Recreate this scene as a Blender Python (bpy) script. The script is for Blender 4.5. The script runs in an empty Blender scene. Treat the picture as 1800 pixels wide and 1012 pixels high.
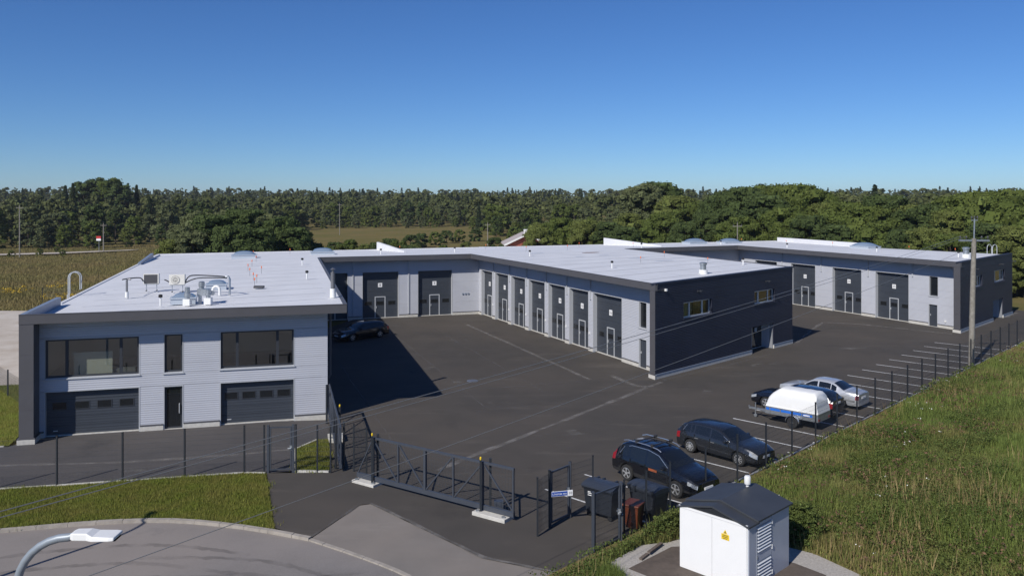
import bpy, bmesh, math, random
import numpy as np
from mathutils import Vector, Matrix
from mathutils.geometry import tessellate_polygon
R = math.radians
random.seed(7)
scene = bpy.context.scene
col = scene.collection

# ---------------------------------------------------------------- camera, world, sun, exposure
CAM_H = 11.5
cam = bpy.data.cameras.new('camera')
cam.sensor_width = 36.0
cam.lens = 29.2
cam.shift_y = -0.0867
cam.clip_start = 0.1
cam.clip_end = 6000
cam_o = bpy.data.objects.new('camera', cam)
cam_o.location = (0, 0, CAM_H)
cam_o.rotation_euler = (R(90), 0, 0)
col.objects.link(cam_o)
scene.camera = cam_o

SUN_EL = 38.9
SUN_AZ = 216.0
world = bpy.data.worlds.new('World')
scene.world = world
world.use_nodes = True
wn = world.node_tree.nodes; wl = world.node_tree.links
wn.clear()
sky = wn.new('ShaderNodeTexSky'); sky.sky_type = 'NISHITA'; sky.sun_disc = False
sky.sun_elevation = R(SUN_EL); sky.sun_rotation = R(SUN_AZ)
sky.altitude = 1500; sky.air_density = 1.0; sky.dust_density = 0.0; sky.ozone_density = 4.0
hs = wn.new('ShaderNodeHueSaturation'); hs.inputs['Saturation'].default_value = 1.10
bg = wn.new('ShaderNodeBackground'); bg.inputs['Strength'].default_value = 0.08
wo = wn.new('ShaderNodeOutputWorld')
tint = wn.new('ShaderNodeMix'); tint.data_type = 'RGBA'; tint.blend_type = 'MULTIPLY'; tint.inputs[0].default_value = 1.0; tint.inputs[7].default_value = (0.61, 0.83, 1.15, 1)
wl.new(sky.outputs[0], hs.inputs['Color']); wl.new(hs.outputs[0], tint.inputs[6]); wl.new(tint.outputs[2], bg.inputs['Color']); wl.new(bg.outputs[0], wo.inputs['Surface'])

sun = bpy.data.lights.new('sun', 'SUN'); sun.energy = 4.5; sun.angle = R(0.5); sun.color = (1.0, 0.955, 0.89)
sun_o = bpy.data.objects.new('sun', sun); col.objects.link(sun_o)
az = R(SUN_AZ); el = R(SUN_EL)
to_sun = Vector((math.sin(az) * math.cos(el), math.cos(az) * math.cos(el), math.sin(el)))
sun_o.rotation_euler = to_sun.to_track_quat('Z', 'Y').to_euler()
sun_o.location = (-30, -30, 60)

scene.view_settings.view_transform = 'Standard'
scene.view_settings.look = 'None'
scene.view_settings.exposure = 0.0
scene.view_settings.gamma = 1.0
scene.view_settings.use_curve_mapping = False

# ---------------------------------------------------------------- materials
def mat(name, rgb, rough=0.7, metal=0.0, var=0.0, vscale=1.0, rgb2=None, bump=0.0, bscale=30.0, spec=None, coat=0.0,
        island=0.0, transl=0.0, wave=None, contrast=(0.3, 0.7)):
    m = bpy.data.materials.new(name); m.use_nodes = True
    nt = m.node_tree; n = nt.nodes; l = nt.links
    b = n['Principled BSDF']
    b.inputs['Base Color'].default_value = (*rgb, 1); b.inputs['Roughness'].default_value = rough
    b.inputs['Metallic'].default_value = metal
    if spec is not None: b.inputs['Specular IOR Level'].default_value = spec
    if coat: b.inputs['Coat Weight'].default_value = coat; b.inputs['Coat Roughness'].default_value = 0.04
    tc = n.new('ShaderNodeTexCoord')
    outc = None
    if rgb2 is None and var: rgb2 = tuple(c * (1 - var) for c in rgb)
    if rgb2 is not None:
        tx = n.new('ShaderNodeTexNoise'); tx.inputs['Scale'].default_value = vscale; tx.inputs['Detail'].default_value = 6
        tx.inputs['Roughness'].default_value = 0.62
        l.new(tc.outputs['Object'], tx.inputs['Vector'])
        rp = n.new('ShaderNodeMapRange'); rp.inputs[1].default_value = contrast[0]; rp.inputs[2].default_value = contrast[1]
        l.new(tx.outputs['Fac'], rp.inputs[0])
        mx = n.new('ShaderNodeMix'); mx.data_type = 'RGBA'
        mx.inputs[6].default_value = (*rgb, 1); mx.inputs[7].default_value = (*rgb2, 1)
        l.new(rp.outputs[0], mx.inputs[0]); outc = mx.outputs[2]
    if island:
        ge = n.new('ShaderNodeNewGeometry')
        mr = n.new('ShaderNodeMapRange'); mr.inputs[3].default_value = 1 - island; mr.inputs[4].default_value = 1 + island
        l.new(ge.outputs['Random Per Island'], mr.inputs[0])
        vm = n.new('ShaderNodeVectorMath'); vm.operation = 'SCALE'
        if outc is not None: l.new(outc, vm.inputs[0])
        else: vm.inputs[0].default_value = rgb
        l.new(mr.outputs[0], vm.inputs['Scale']); outc = vm.outputs[0]
    if outc is not None: l.new(outc, b.inputs['Base Color'])
    if bump or wave:
        bp = n.new('ShaderNodeBump'); bp.inputs['Strength'].default_value = bump or 0.4; bp.inputs['Distance'].default_value = 0.02
        if wave:
            w = n.new('ShaderNodeTexWave'); w.wave_type = 'BANDS'; w.bands_direction = 'Z'; w.inputs['Scale'].default_value = wave
            l.new(tc.outputs['Object'], w.inputs['Vector']); l.new(w.outputs['Fac'], bp.inputs['Height'])
        else:
            t2 = n.new('ShaderNodeTexNoise'); t2.inputs['Scale'].default_value = bscale; t2.inputs['Detail'].default_value = 4
            l.new(tc.outputs['Object'], t2.inputs['Vector']); l.new(t2.outputs['Fac'], bp.inputs['Height'])
        l.new(bp.outputs[0], b.inputs['Normal'])
    if transl:
        tr = n.new('ShaderNodeBsdfTranslucent'); ms = n.new('ShaderNodeMixShader'); ms.inputs[0].default_value = transl
        if outc is not None: l.new(outc, tr.inputs['Color'])
        else: tr.inputs['Color'].default_value = (*rgb, 1)
        l.new(b.outputs[0], ms.inputs[1]); l.new(tr.outputs[0], ms.inputs[2])
        l.new(ms.outputs[0], n['Material Output'].inputs['Surface'])
    return m

def asphalt(name, base, dust, dust_amt, scale, stain):
    """layered asphalt: fine aggregate, broad tonal patches, pale dusty streaks and dark stains"""
    m = bpy.data.materials.new(name); m.use_nodes = True
    nt = m.node_tree; n = nt.nodes; l = nt.links; b = n['Principled BSDF']
    b.inputs['Roughness'].default_value = 0.88; b.inputs['Specular IOR Level'].default_value = 0.25
    tc = n.new('ShaderNodeTexCoord')
    def noise(sc, det, lo, hi, rough=0.6, stretch=None):
        t = n.new('ShaderNodeTexNoise'); t.inputs['Scale'].default_value = sc; t.inputs['Detail'].default_value = det; t.inputs['Roughness'].default_value = rough
        if stretch:
            mp = n.new('ShaderNodeMapping'); mp.inputs['Scale'].default_value = stretch[:3]; mp.inputs['Rotation'].default_value = (0, 0, stretch[3])
            l.new(tc.outputs['Object'], mp.inputs[0]); l.new(mp.outputs[0], t.inputs['Vector'])
        else: l.new(tc.outputs['Object'], t.inputs['Vector'])
        r = n.new('ShaderNodeMapRange'); r.inputs[1].default_value = lo; r.inputs[2].default_value = hi
        l.new(t.outputs['Fac'], r.inputs[0]); return r.outputs[0]
    def mix(fac, a, bcol, amt=1.0):
        x = n.new('ShaderNodeMix'); x.data_type = 'RGBA'
        if amt != 1.0:
            mm = n.new('ShaderNodeMath'); mm.operation = 'MULTIPLY'; mm.inputs[1].default_value = amt; l.new(fac, mm.inputs[0]); fac = mm.outputs[0]
        l.new(fac, x.inputs[0])
        if isinstance(a, tuple): x.inputs[6].default_value = (*a, 1)
        else: l.new(a, x.inputs[6])
        x.inputs[7].default_value = (*bcol, 1); return x.outputs[2]
    c = mix(noise(scale, 5, .35, .65), base, tuple(v * 0.80 for v in base))
    c = mix(noise(0.09, 3, .42, .66), c, tuple(v * q for v, q in zip(base, (1.28, 1.2, 1.12))))
    c = mix(noise(0.5, 7, .56, .74, .7, (0.35, 1.6, 1, R(24))), c, dust, dust_amt)
    c = mix(noise(0.22, 6, .60, .72, .65), c, stain, .6)
    c = mix(noise(45, 2, .30, .75), c, tuple(v * 1.6 for v in base), .45)
    l.new(c, b.inputs['Base Color'])
    bp = n.new('ShaderNodeBump'); bp.inputs['Strength'].default_value = .35; bp.inputs['Distance'].default_value = .01
    t2 = n.new('ShaderNodeTexNoise'); t2.inputs['Scale'].default_value = 60; t2.inputs['Detail'].default_value = 3
    l.new(tc.outputs['Object'], t2.inputs['Vector']); l.new(t2.outputs['Fac'], bp.inputs['Height']); l.new(bp.outputs[0], b.inputs['Normal'])
    return m

def glass(name, tint, refl=1.0):
    m = bpy.data.materials.new(name); m.use_nodes = True
    nt = m.node_tree; n = nt.nodes; l = nt.links; n.remove(n['Principled BSDF'])
    lw = n.new('ShaderNodeLayerWeight'); lw.inputs['Blend'].default_value = 0.5
    pw = n.new('ShaderNodeMath'); pw.operation = 'POWER'; pw.inputs[1].default_value = 4.0; l.new(lw.outputs['Facing'], pw.inputs[0])
    fr = n.new('ShaderNodeMapRange'); fr.inputs[3].default_value = 0.09; fr.inputs[4].default_value = 0.85; l.new(pw.outputs[0], fr.inputs[0])
    tr = n.new('ShaderNodeBsdfTransparent'); tr.inputs['Color'].default_value = (*tint, 1)
    gl = n.new('ShaderNodeBsdfGlossy'); gl.inputs['Roughness'].default_value = 0.015; gl.inputs['Color'].default_value = (refl, refl, refl, 1)
    ms = n.new('ShaderNodeMixShader')
    l.new(fr.outputs[0], ms.inputs[0]); l.new(tr.outputs[0], ms.inputs[1]); l.new(gl.outputs[0], ms.inputs[2])
    l.new(ms.outputs[0], n['Material Output'].inputs['Surface'])
    return m

def dusty(name, rgb, sc, lo, hi, amt):
    """pale worn material that breaks up (used for seams and chalk marks lying on the asphalt)"""
    m = bpy.data.materials.new(name); m.use_nodes = True
    nt = m.node_tree; n = nt.nodes; l = nt.links; b = n['Principled BSDF']
    b.inputs['Base Color'].default_value = (*rgb, 1); b.inputs['Roughness'].default_value = .9
    tc = n.new('ShaderNodeTexCoord'); t = n.new('ShaderNodeTexNoise'); t.inputs['Scale'].default_value = sc; t.inputs['Detail'].default_value = 8
    l.new(tc.outputs['Object'], t.inputs['Vector'])
    r = n.new('ShaderNodeMapRange'); r.inputs[1].default_value = lo; r.inputs[2].default_value = hi; r.inputs[4].default_value = amt
    l.new(t.outputs['Fac'], r.inputs[0]); l.new(r.outputs[0], b.inputs['Alpha'])
    return m

M = {}
M['yard'] = asphalt('yard_asphalt', (0.062, 0.056, 0.050), (0.130, 0.113, 0.096), .65, 0.7, (0.030, 0.028, 0.028))
M['forecourt'] = asphalt('forecourt_asphalt', (0.070, 0.067, 0.068), (0.15, 0.14, 0.13), .6, 0.9, (0.036, 0.035, 0.036))
M['road'] = asphalt('road_asphalt', (0.195, 0.180, 0.170), (0.26, 0.235, 0.21), .5, 0.6, (0.085, 0.08, 0.078))
M['apron'] = asphalt('apron_asphalt', (0.185, 0.168, 0.152), (0.28, 0.25, 0.22), .5, 0.8, (0.10, 0.09, 0.085))
M['seam'] = dusty('seam_dust', (0.22, 0.205, 0.19), 1.6, .22, .72, .80)
M['hairline'] = dusty('hairline_seam', (0.14, 0.13, 0.122), 1.4, .30, .75, .75)
M['chalk'] = dusty('dust_smear', (0.20, 0.19, 0.175), 1.1, .48, .75, .7)
M['paint'] = mat('white_paint', (0.78, 0.78, 0.76), .7, var=.25, vscale=4)
M['kerb'] = mat('kerb_concrete', (0.40, 0.36, 0.31), .85, var=.35, vscale=3, bump=.3, bscale=40)
M['concrete'] = mat('pale_concrete', (0.60, 0.58, 0.53), .85, var=.22, vscale=5, bump=.2, bscale=50)
M['panel'] = mat('light_grey_cladding', (0.50, 0.515, 0.56), .42, rgb2=(0.455, 0.468, 0.512), vscale=.45, wave=2.9, bump=.42, island=.03)
M['navy'] = mat('navy_cladding', (0.028, 0.032, 0.052), .5, var=.25, vscale=.5, wave=2.9, bump=.35, island=.06, spec=.3)
M['fascia'] = mat('charcoal_fascia', (0.092, 0.090, 0.097), .45, var=.10, vscale=1.0, bump=.05, bscale=8)
M['backing'] = mat('wall_core', (0.22, 0.23, 0.25), .8)
M['trim'] = mat('grey_trim', (0.46, 0.475, 0.50), .4)
M['roof'] = mat('white_membrane', (0.70, 0.705, 0.72), .6, rgb2=(0.60, 0.605, 0.62), vscale=.35, bump=.15, bscale=2.0)
M['flash'] = mat('blue_grey_flashing', (0.20, 0.24, 0.31), .4)
M['door'] = mat('graphite_door', (0.048, 0.056, 0.070), .45, var=.15, vscale=.7, bump=.25, wave=2.4, island=.05)
M['frame'] = mat('anthracite_frame', (0.035, 0.039, 0.047), .45)
M['alu'] = mat('aluminium_frame', (0.62, 0.64, 0.66), .35, .3)
M['zinc'] = mat('galvanised_steel', (0.50, 0.53, 0.55), .35, .75, var=.3, vscale=9)
M['steel'] = mat('dark_stack_steel', (0.22, 0.22, 0.23), .4, .6)
M['glass'] = glass('window_glass', (0.80, 0.83, 0.82))
M['dglass'] = mat('dark_glass', (0.012, 0.014, 0.016), .03, spec=.6)
M['dome'] = mat('skylight_acrylic', (0.20, 0.26, 0.34), .08, coat=.6)
M['curb'] = mat('skylight_curb', (0.42, 0.47, 0.53), .4)
M['white'] = mat('white_plastic', (0.78, 0.78, 0.76), .4, var=.05, vscale=4)
M['ivory'] = mat('ivory_casing', (0.68, 0.66, 0.60), .45)
M['black'] = mat('black_rubber', (0.012, 0.012, 0.013), .6)
M['charcoal'] = mat('charcoal_coil', (0.06, 0.06, 0.065), .6)
M['orange'] = mat('orange_marker', (0.80, 0.16, 0.03), .5)
M['rust'] = mat('rust_stain', (0.16, 0.07, 0.045), .8)
M['post'] = mat('dark_post_paint', (0.026, 0.030, 0.036), .5, var=.15, vscale=3, spec=.3)
M['gate'] = mat('gate_paint', (0.056, 0.064, 0.080), .42, var=.12, vscale=3)
M['wire'] = mat('fence_wire', (0.030, 0.034, 0.040), .5)
M['yellow'] = mat('yellow_plastic', (0.80, 0.55, 0.02), .4)
M['blue'] = mat('sign_blue', (0.012, 0.07, 0.36), .35)
M['signwhite'] = mat('sign_white', (0.85, 0.85, 0.85), .4)
M['ink'] = mat('dark_lettering', (0.05, 0.05, 0.055), .6)
M['bin'] = mat('bin_plastic', (0.022, 0.026, 0.034), .42, var=.2, vscale=4)
M['binlid'] = mat('bin_lid_plastic', (0.040, 0.048, 0.065), .38, var=.15, vscale=4)
M['brown'] = mat('brown_bin_plastic', (0.13, 0.034, 0.014), .5, var=.2, vscale=4)
M['hut'] = mat('white_steel_sheet', (0.80, 0.80, 0.79), .4, var=.04, vscale=2)
M['hutshade'] = mat('shaded_kiosk_steel', (0.44, 0.47, 0.53), .32, var=.08, vscale=2)  # kiosk steel darkened, the right face's shade is put into the colour
M['hutroof'] = mat('dark_roof_sheet', (0.050, 0.055, 0.064), .5, var=.2, vscale=1.5)
M['gravel'] = mat('pale_gravel', (0.46, 0.43, 0.39), .9, rgb2=(0.30, 0.275, 0.245), vscale=14, bump=1.0, bscale=22)
M['fillgravel'] = mat('limestone_fill', (0.55, 0.50, 0.44), .9, rgb2=(0.38, 0.32, 0.25), vscale=.35, bump=.8, bscale=6)
M['sett'] = mat('brown_rubber_mat', (0.125, 0.098, 0.078), .85, var=.35, vscale=4, bump=.2)
M['wood'] = mat('weathered_plank', (0.16, 0.125, 0.10), .8, var=.4, vscale=9)
M['polewood'] = mat('grey_pole_wood', (0.30, 0.28, 0.24), .85, rgb2=(0.17, 0.155, 0.13), vscale=4, bump=.3)
M['lamp'] = mat('lamp_pole_grey', (0.30, 0.34, 0.38), .45, .2, var=.15, vscale=5)
M['cable'] = mat('overhead_cable', (0.36, 0.36, 0.35), .35, .6)
M['cableblack'] = mat('black_hose', (0.012, 0.012, 0.012), .5)
M['room'] = mat('beige_room_wall', (0.55, 0.52, 0.42), .9)
M['roomfloor'] = mat('grey_room_floor', (0.16, 0.155, 0.15), .7)
# vegetation
M['soil'] = mat('meadow_ground', (0.120, 0.116, 0.042), .95, rgb2=(0.185, 0.140, 0.064), vscale=.06, bump=.5, bscale=5, spec=0.0)
M['lawn'] = mat('lawn_ground', (0.115, 0.145, 0.028), .95, rgb2=(0.140, 0.130, 0.038), vscale=.8, bump=.6, bscale=20, spec=0.0)
M['lawnblade'] = mat('lawn_blades', (0.190, 0.235, 0.040), .8, rgb2=(0.250, 0.225, 0.065), vscale=.9, island=.35, transl=.3, spec=.1)
M['blade'] = mat('tall_grass_blades', (0.165, 0.215, 0.055), .8, rgb2=(0.290, 0.240, 0.098), vscale=.20, island=.5, transl=.3, contrast=(.47, .70), spec=.1)
M['dryblade'] = mat('dry_meadow_blades', (0.190, 0.182, 0.066), .85, rgb2=(0.250, 0.190, 0.090), vscale=.07, island=.4, transl=.2, spec=.1)
M['weed'] = mat('weed_leaves', (0.080, 0.125, 0.030), .75, rgb2=(0.140, 0.160, 0.046), vscale=.5, island=.45, transl=.3, spec=.15)
M['seedhead'] = mat('brown_seed_heads', (0.13, 0.075, 0.038), .8, island=.4)
M['flower'] = mat('white_flowers', (0.78, 0.77, 0.70), .7, island=.15)
M['yflower'] = mat('yellow_flowers', (0.45, 0.30, 0.02), .7, island=.2)
M['leaf_a'] = mat('oak_leaves', (0.084, 0.116, 0.028), .75, rgb2=(0.125, 0.152, 0.038), vscale=.35, island=.35, transl=.28, spec=.1)
M['leaf_b'] = mat('light_leaves', (0.116, 0.140, 0.038), .75, rgb2=(0.155, 0.175, 0.050), vscale=.35, island=.35, transl=.28, spec=.1)
M['leaf_c'] = mat('dark_leaves', (0.060, 0.086, 0.028), .75, rgb2=(0.086, 0.115, 0.038), vscale=.35, island=.35, transl=.25, spec=.1)
M['leaf_d'] = mat('grey_green_leaves', (0.105, 0.126, 0.058), .75, rgb2=(0.145, 0.160, 0.070), vscale=.35, island=.35, transl=.25, spec=.1)
M['spruce'] = mat('spruce_needles', (0.046, 0.066, 0.030), .85, island=.35, spec=.05)
M['forest'] = mat('forest_leaves', (0.080, 0.098, 0.036), .8, rgb2=(0.125, 0.135, 0.054), vscale=.035, island=.30, transl=.2, spec=.05)
M['bark'] = mat('tree_bark', (0.085, 0.068, 0.050), .9, var=.3, vscale=6)

# ---------------------------------------------------------------- helpers
class MB:
    """collects geometry in world (or local) coordinates and links it as one mesh object"""
    def __init__(s): s.v = []; s.f = []
    def add(s, vs, fs):
        o = len(s.v); s.v.extend([tuple(p) for p in vs]); s.f.extend([tuple(i + o for i in f) for f in fs]); return s
    def prism(s, poly, z0, z1):
        n = len(poly)
        vs = [(p[0], p[1], z0) for p in poly] + [(p[0], p[1], z1) for p in poly]
        area = sum(poly[i][0] * poly[(i + 1) % n][1] - poly[(i + 1) % n][0] * poly[i][1] for i in range(n))
        fs = [tuple(range(n - 1, -1, -1)), tuple(range(n, 2 * n))] + [(i, (i + 1) % n, (i + 1) % n + n, i + n) for i in range(n)]
        if area < 0: fs = [tuple(reversed(f)) for f in fs]
        return s.add(vs, fs)
    def box(s, x0, x1, y0, y1, z0, z1, mtx=None):
        vs = [(x, y, z) for z in (z0, z1) for y in (y0, y1) for x in (x0, x1)]
        if mtx is not None: vs = [tuple(mtx @ Vector(p)) for p in vs]
        return s.add(vs, [(0, 2, 3, 1), (4, 5, 7, 6), (0, 1, 5, 4), (2, 6, 7, 3), (0, 4, 6, 2), (1, 3, 7, 5)])
    def tube(s, pts, r, n=6, caps=True):
        pts = [Vector(p) for p in pts]
        rs = r if isinstance(r, (list, tuple)) else [r] * len(pts)
        vs = []; fs = []
        prev = None
        for i, p in enumerate(pts):
            d = (pts[min(i + 1, len(pts) - 1)] - pts[max(i - 1, 0)]).normalized()
            if prev is None:
                a = d.orthogonal().normalized()
            else:
                a = (prev - d * prev.dot(d)).normalized()
            prev = a; b = d.cross(a)
            for k in range(n):
                t = 2 * math.pi * k / n + math.pi / n
                vs.append(p + (a * math.cos(t) + b * math.sin(t)) * rs[i])
        for i in range(len(pts) - 1):
            for k in range(n):
                fs.append((i * n + k, i * n + (k + 1) % n, (i + 1) * n + (k + 1) % n, (i + 1) * n + k))
        if caps:
            fs.append(tuple(range(n - 1, -1, -1))); fs.append(tuple(range((len(pts) - 1) * n, len(pts) * n)))
        return s.add(vs, fs)
    def bar(s, a, b, w, h=None, up=(0, 0, 1)):
        """square bar from a to b, w wide, h high"""
        a = Vector(a); b = Vector(b); h = h or w
        d = (b - a).normalized(); u = Vector(up)
        if abs(d.dot(u)) > .99: u = Vector((1, 0, 0))
        x = d.cross(u).normalized() * (w / 2); y = x.cross(d).normalized() * (h / 2)
        vs = [a - x - y, a + x - y, a + x + y, a - x + y, b - x - y, b + x - y, b + x + y, b - x + y]
        return s.add(vs, [(0, 1, 2, 3), (7, 6, 5, 4), (0, 4, 5, 1), (1, 5, 6, 2), (2, 6, 7, 3), (3, 7, 4, 0)])
    def lathe(s, prof, c, n=16, axis='z', mtx=None):
        vs = []; fs = []
        for (r, h) in prof:
            for k in range(n):
                t = 2 * math.pi * k / n
                if axis == 'z': p = (c[0] + r * math.cos(t), c[1] + r * math.sin(t), c[2] + h)
                else: p = (c[0] + r * math.cos(t), c[1] + h, c[2] + r * math.sin(t))
                vs.append(p if mtx is None else tuple(mtx @ Vector(p)))
        m = len(prof)
        for i in range(m - 1):
            for k in range(n): fs.append((i * n + k, i * n + (k + 1) % n, (i + 1) * n + (k + 1) % n, (i + 1) * n + k))
        fs.append(tuple(range(n - 1, -1, -1))); fs.append(tuple(range((m - 1) * n, m * n)))
        if axis != 'z': fs = [tuple(reversed(f)) for f in fs]
        return s.add(vs, fs)
    def build(s, name, m, parent=None, smooth=None, local=False, bevel=0):
        me = bpy.data.meshes.new(name)
        vs = s.v
        if parent is not None and not local:
            r = parent
            while r.parent: r = r.parent
            o = r.location
            if o.length > 0: vs = [(p[0] - o.x, p[1] - o.y, p[2] - o.z) for p in vs]
        me.from_pydata(vs, [], s.f); me.update()
        me.materials.append(M[m] if isinstance(m, str) else m)
        if smooth is not None:
            me.shade_smooth(); me.set_sharp_from_angle(angle=R(smooth))
        o = bpy.data.objects.new(name, me); col.objects.link(o)
        if parent is not None: o.parent = parent
        if bevel:
            md = o.modifiers.new('bevel', 'BEVEL'); md.width = bevel; md.segments = 2; md.limit_method = 'ANGLE'
        return o

def tag(o, label, cat, group=None):
    o['label'] = label; o['category'] = cat
    if group: o['group'] = group
    return o
def thing(name, label, cat, loc=(0, 0, 0), rz=0, group=None):
    o = bpy.data.objects.new(name, None); col.objects.link(o); o.empty_display_size = .3
    o.location = loc; o.rotation_euler = (0, 0, rz)
    return tag(o, label, cat, group)
def copy_tree(o, parent=None):
    c = o.copy(); col.objects.link(c); c.parent = parent
    for ch in list(o.children): copy_tree(ch, c)
    return c
def structure(o): o['kind'] = 'structure'; return o
def stuff(o): o['kind'] = 'stuff'; return o
def sheet(name, poly, z, m):
    tri = tessellate_polygon([[Vector((p[0], p[1], 0)) for p in poly]])
    mb = MB(); vs = [(p[0], p[1], z) for p in poly]
    fs = []
    for t in tri:
        a, b, c = [Vector(vs[i]) for i in t]
        fs.append(t if (b - a).cross(c - a).z > 0 else (t[0], t[2], t[1]))
    mb.add(vs, fs); return mb.build(name, m)
def np_mesh(name, verts, faces, m, parent=None):
    """verts (N,3) array, faces (K,3|4) array"""
    me = bpy.data.meshes.new(name); verts = np.asarray(verts, np.float32); faces = np.asarray(faces, np.int32)
    k = faces.shape[1]
    me.vertices.add(len(verts)); me.vertices.foreach_set('co', verts.ravel())
    me.loops.add(faces.size); me.loops.foreach_set('vertex_index', faces.ravel())
    me.polygons.add(len(faces)); me.polygons.foreach_set('loop_start', np.arange(0, faces.size, k, dtype=np.int32))
    me.update(calc_edges=True); me.validate()
    me.materials.append(M[m] if isinstance(m, str) else m)
    o = bpy.data.objects.new(name, me); col.objects.link(o)
    if parent is not None: o.parent = parent
    return o
def isect(P, d, Q, e):
    det = -d[0] * e[1] + e[0] * d[1]; bx, by = Q[0] - P[0], Q[1] - P[1]
    t = (-bx * e[1] + e[0] * by) / det
    return (P[0] + t * d[0], P[1] + t * d[1])
def unit(P, Q):
    L = math.hypot(Q[0] - P[0], Q[1] - P[1]); return ((Q[0] - P[0]) / L, (Q[1] - P[1]) / L), L
def offline(P, Q, o):
    e, L = unit(P, Q); n = (-e[1], e[0]); return (P[0] + n[0] * o, P[1] + n[1] * o), e
def text_mesh(txt, size):
    cu = bpy.data.curves.new('t', 'FONT'); cu.body = txt; cu.size = size; cu.align_x = 'CENTER'; cu.align_y = 'CENTER'
    o = bpy.data.objects.new('t', cu); col.objects.link(o)
    dg = bpy.context.evaluated_depsgraph_get(); dg.update()
    me = bpy.data.meshes.new_from_object(o.evaluated_get(dg))
    vs = [tuple(v.co) for v in me.vertices]; fs = [tuple(p.vertices) for p in me.polygons]
    bpy.data.objects.remove(o); bpy.data.curves.remove(cu); bpy.data.meshes.remove(me)
    return vs, fs
TXT = {}
def text_on(mb, txt, size, origin, ex, ez):
    """lay text in the plane (ex horizontal, ez up) at origin"""
    if (txt, size) not in TXT: TXT[(txt, size)] = text_mesh(txt, size)
    vs, fs = TXT[(txt, size)]
    ex = Vector(ex); ez = Vector(ez); o = Vector(origin)
    mb.add([o + ex * v[0] + ez * v[1] for v in vs], fs)

# ---------------------------------------------------------------- ground, roads, terrain
W = (0.695, 0.719); N = (0.719, -0.695)       # along the parking kerb / across it, outwards
P0 = (9.39, 34.27)
def tq(t, q): return (P0[0] + W[0] * t + N[0] * q, P0[1] + W[1] * t + N[1] * q)
def to_tq(x, y): return ((x - P0[0]) * W[0] + (y - P0[1]) * W[1], (x - P0[0]) * N[0] + (y - P0[1]) * N[1])
def sstep(a, b, x):
    t = np.clip((x - a) / (b - a), 0, 1); return t * t * (3 - 2 * t)
def terrain_z(x, y):
    x = np.asarray(x, float); y = np.asarray(y, float)
    d = np.hypot(x, y)
    return -0.12 + 9.0 * sstep(330, 900, d) + 0.5 * np.sin(x * .013) * sstep(120, 300, d) + 4 * sstep(900, 2200, d)
def build_terrain():
    rs = np.concatenate([np.array([0.5]), np.geomspace(6, 2600, 70)])
    th = np.linspace(0, 2 * np.pi, 121)[:-1]
    RR, TT = np.meshgrid(rs, th, indexing='ij')
    X = RR * np.sin(TT); Y = RR * np.cos(TT) + 20
    Z = terrain_z(X, Y)
    v = np.stack([X, Y, Z], -1).reshape(-1, 3)
    n = len(th); f = []
    for i in range(len(rs) - 1):
        for j in range(n):
            a = i * n + j; b = i * n + (j + 1) % n
            f.append((a, b, b + n, a + n))
    f = np.array(f)[:, ::-1]
    o = np_mesh('ground', v, f, 'soil'); structure(o)
build_terrain()

kerb_arc = [(-26.0, 26.2), (-22, 27.7), (-17.78, 28.85), (-14.78, 29.56), (-12.23, 29.77), (-9.38, 29.15), (-6.85, 28.17), (-4.76, 26.74), (-3.09, 25.36), (-1.2, 23.2), (0.6, 20.6)]
structure(sheet('road', kerb_arc + [(2.2, 17.5), (3.5, 12), (3.5, 2), (-30, 2), (-30, 24)], -0.055, 'road'))
structure(sheet('driveway_apron', [(-6.85, 28.17), (-5.74, 31.27), (-5.35, 31.42), (-0.91, 26.65), (1.91, 25.36), (2.7, 23.2), (2.0, 19.5), (0.6, 20.6), (-1.2, 23.2), (-3.09, 25.36), (-4.76, 26.74)], -0.02, 'apron'))
yard_poly = [(-10.3, 34.9), (-8.31, 29.1), (-6.85, 28.17), (-5.74, 31.27), (-5.35, 31.42), (-0.91, 26.65), (1.91, 25.36), (2.75, 25.6), (3.0, 26.9)]
yard_poly += [tq(-9.0, .12), tq(48, .12), (53.5, 84.5), (40, 108), (-12, 92), (-17, 72), (-9.6, 43.3), (-7.6, 35.0)]
structure(sheet('yard_asphalt', yard_poly, 0.0, 'yard'))
fore_poly = [(-34, 30.6), (-18.29, 33.42), (-11.24, 34.95), (-10.3, 34.9), (-9.35, 35.12), (-7.6, 35.0), (-9.6, 43.3), (-22, 42), (-23.4, 38.62), (-34, 36.4)]
structure(sheet('forecourt_asphalt', fore_poly, 0.004, 'forecourt'))
verge_poly = [(-30, 25.0)] + [(p[0], p[1] + .16) for p in kerb_arc[:6]] + [(-8.31, 29.0), (-10.3, 34.75), (-11.24, 34.82), (-13.55, 34.33), (-18.29, 33.27), (-34, 30.4)]
structure(sheet('grass_verge', verge_poly, 0.012, 'lawn'))
patch_poly = [(-9.15, 35.2), (-9.85, 38.1), (-9.25, 39.5), (-8.75, 39.6), (-7.85, 35.9), (-7.75, 35.1)]
structure(sheet('grass_patch', patch_poly, 0.03, 'lawn'))
side_lawn = [(-34, 36.55), (-23.5, 38.8), (-24.9, 43.5), (-27.5, 52), (-40, 50)]
structure(sheet('side_lawn', side_lawn, 0.0, 'lawn'))
structure(sheet('gravel_strip', [(-27.2, 50.6), (-34.5, 78), (-37, 86), (-75, 86), (-70, 50), (-40, 49.5)], -0.05, 'fillgravel'))

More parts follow.
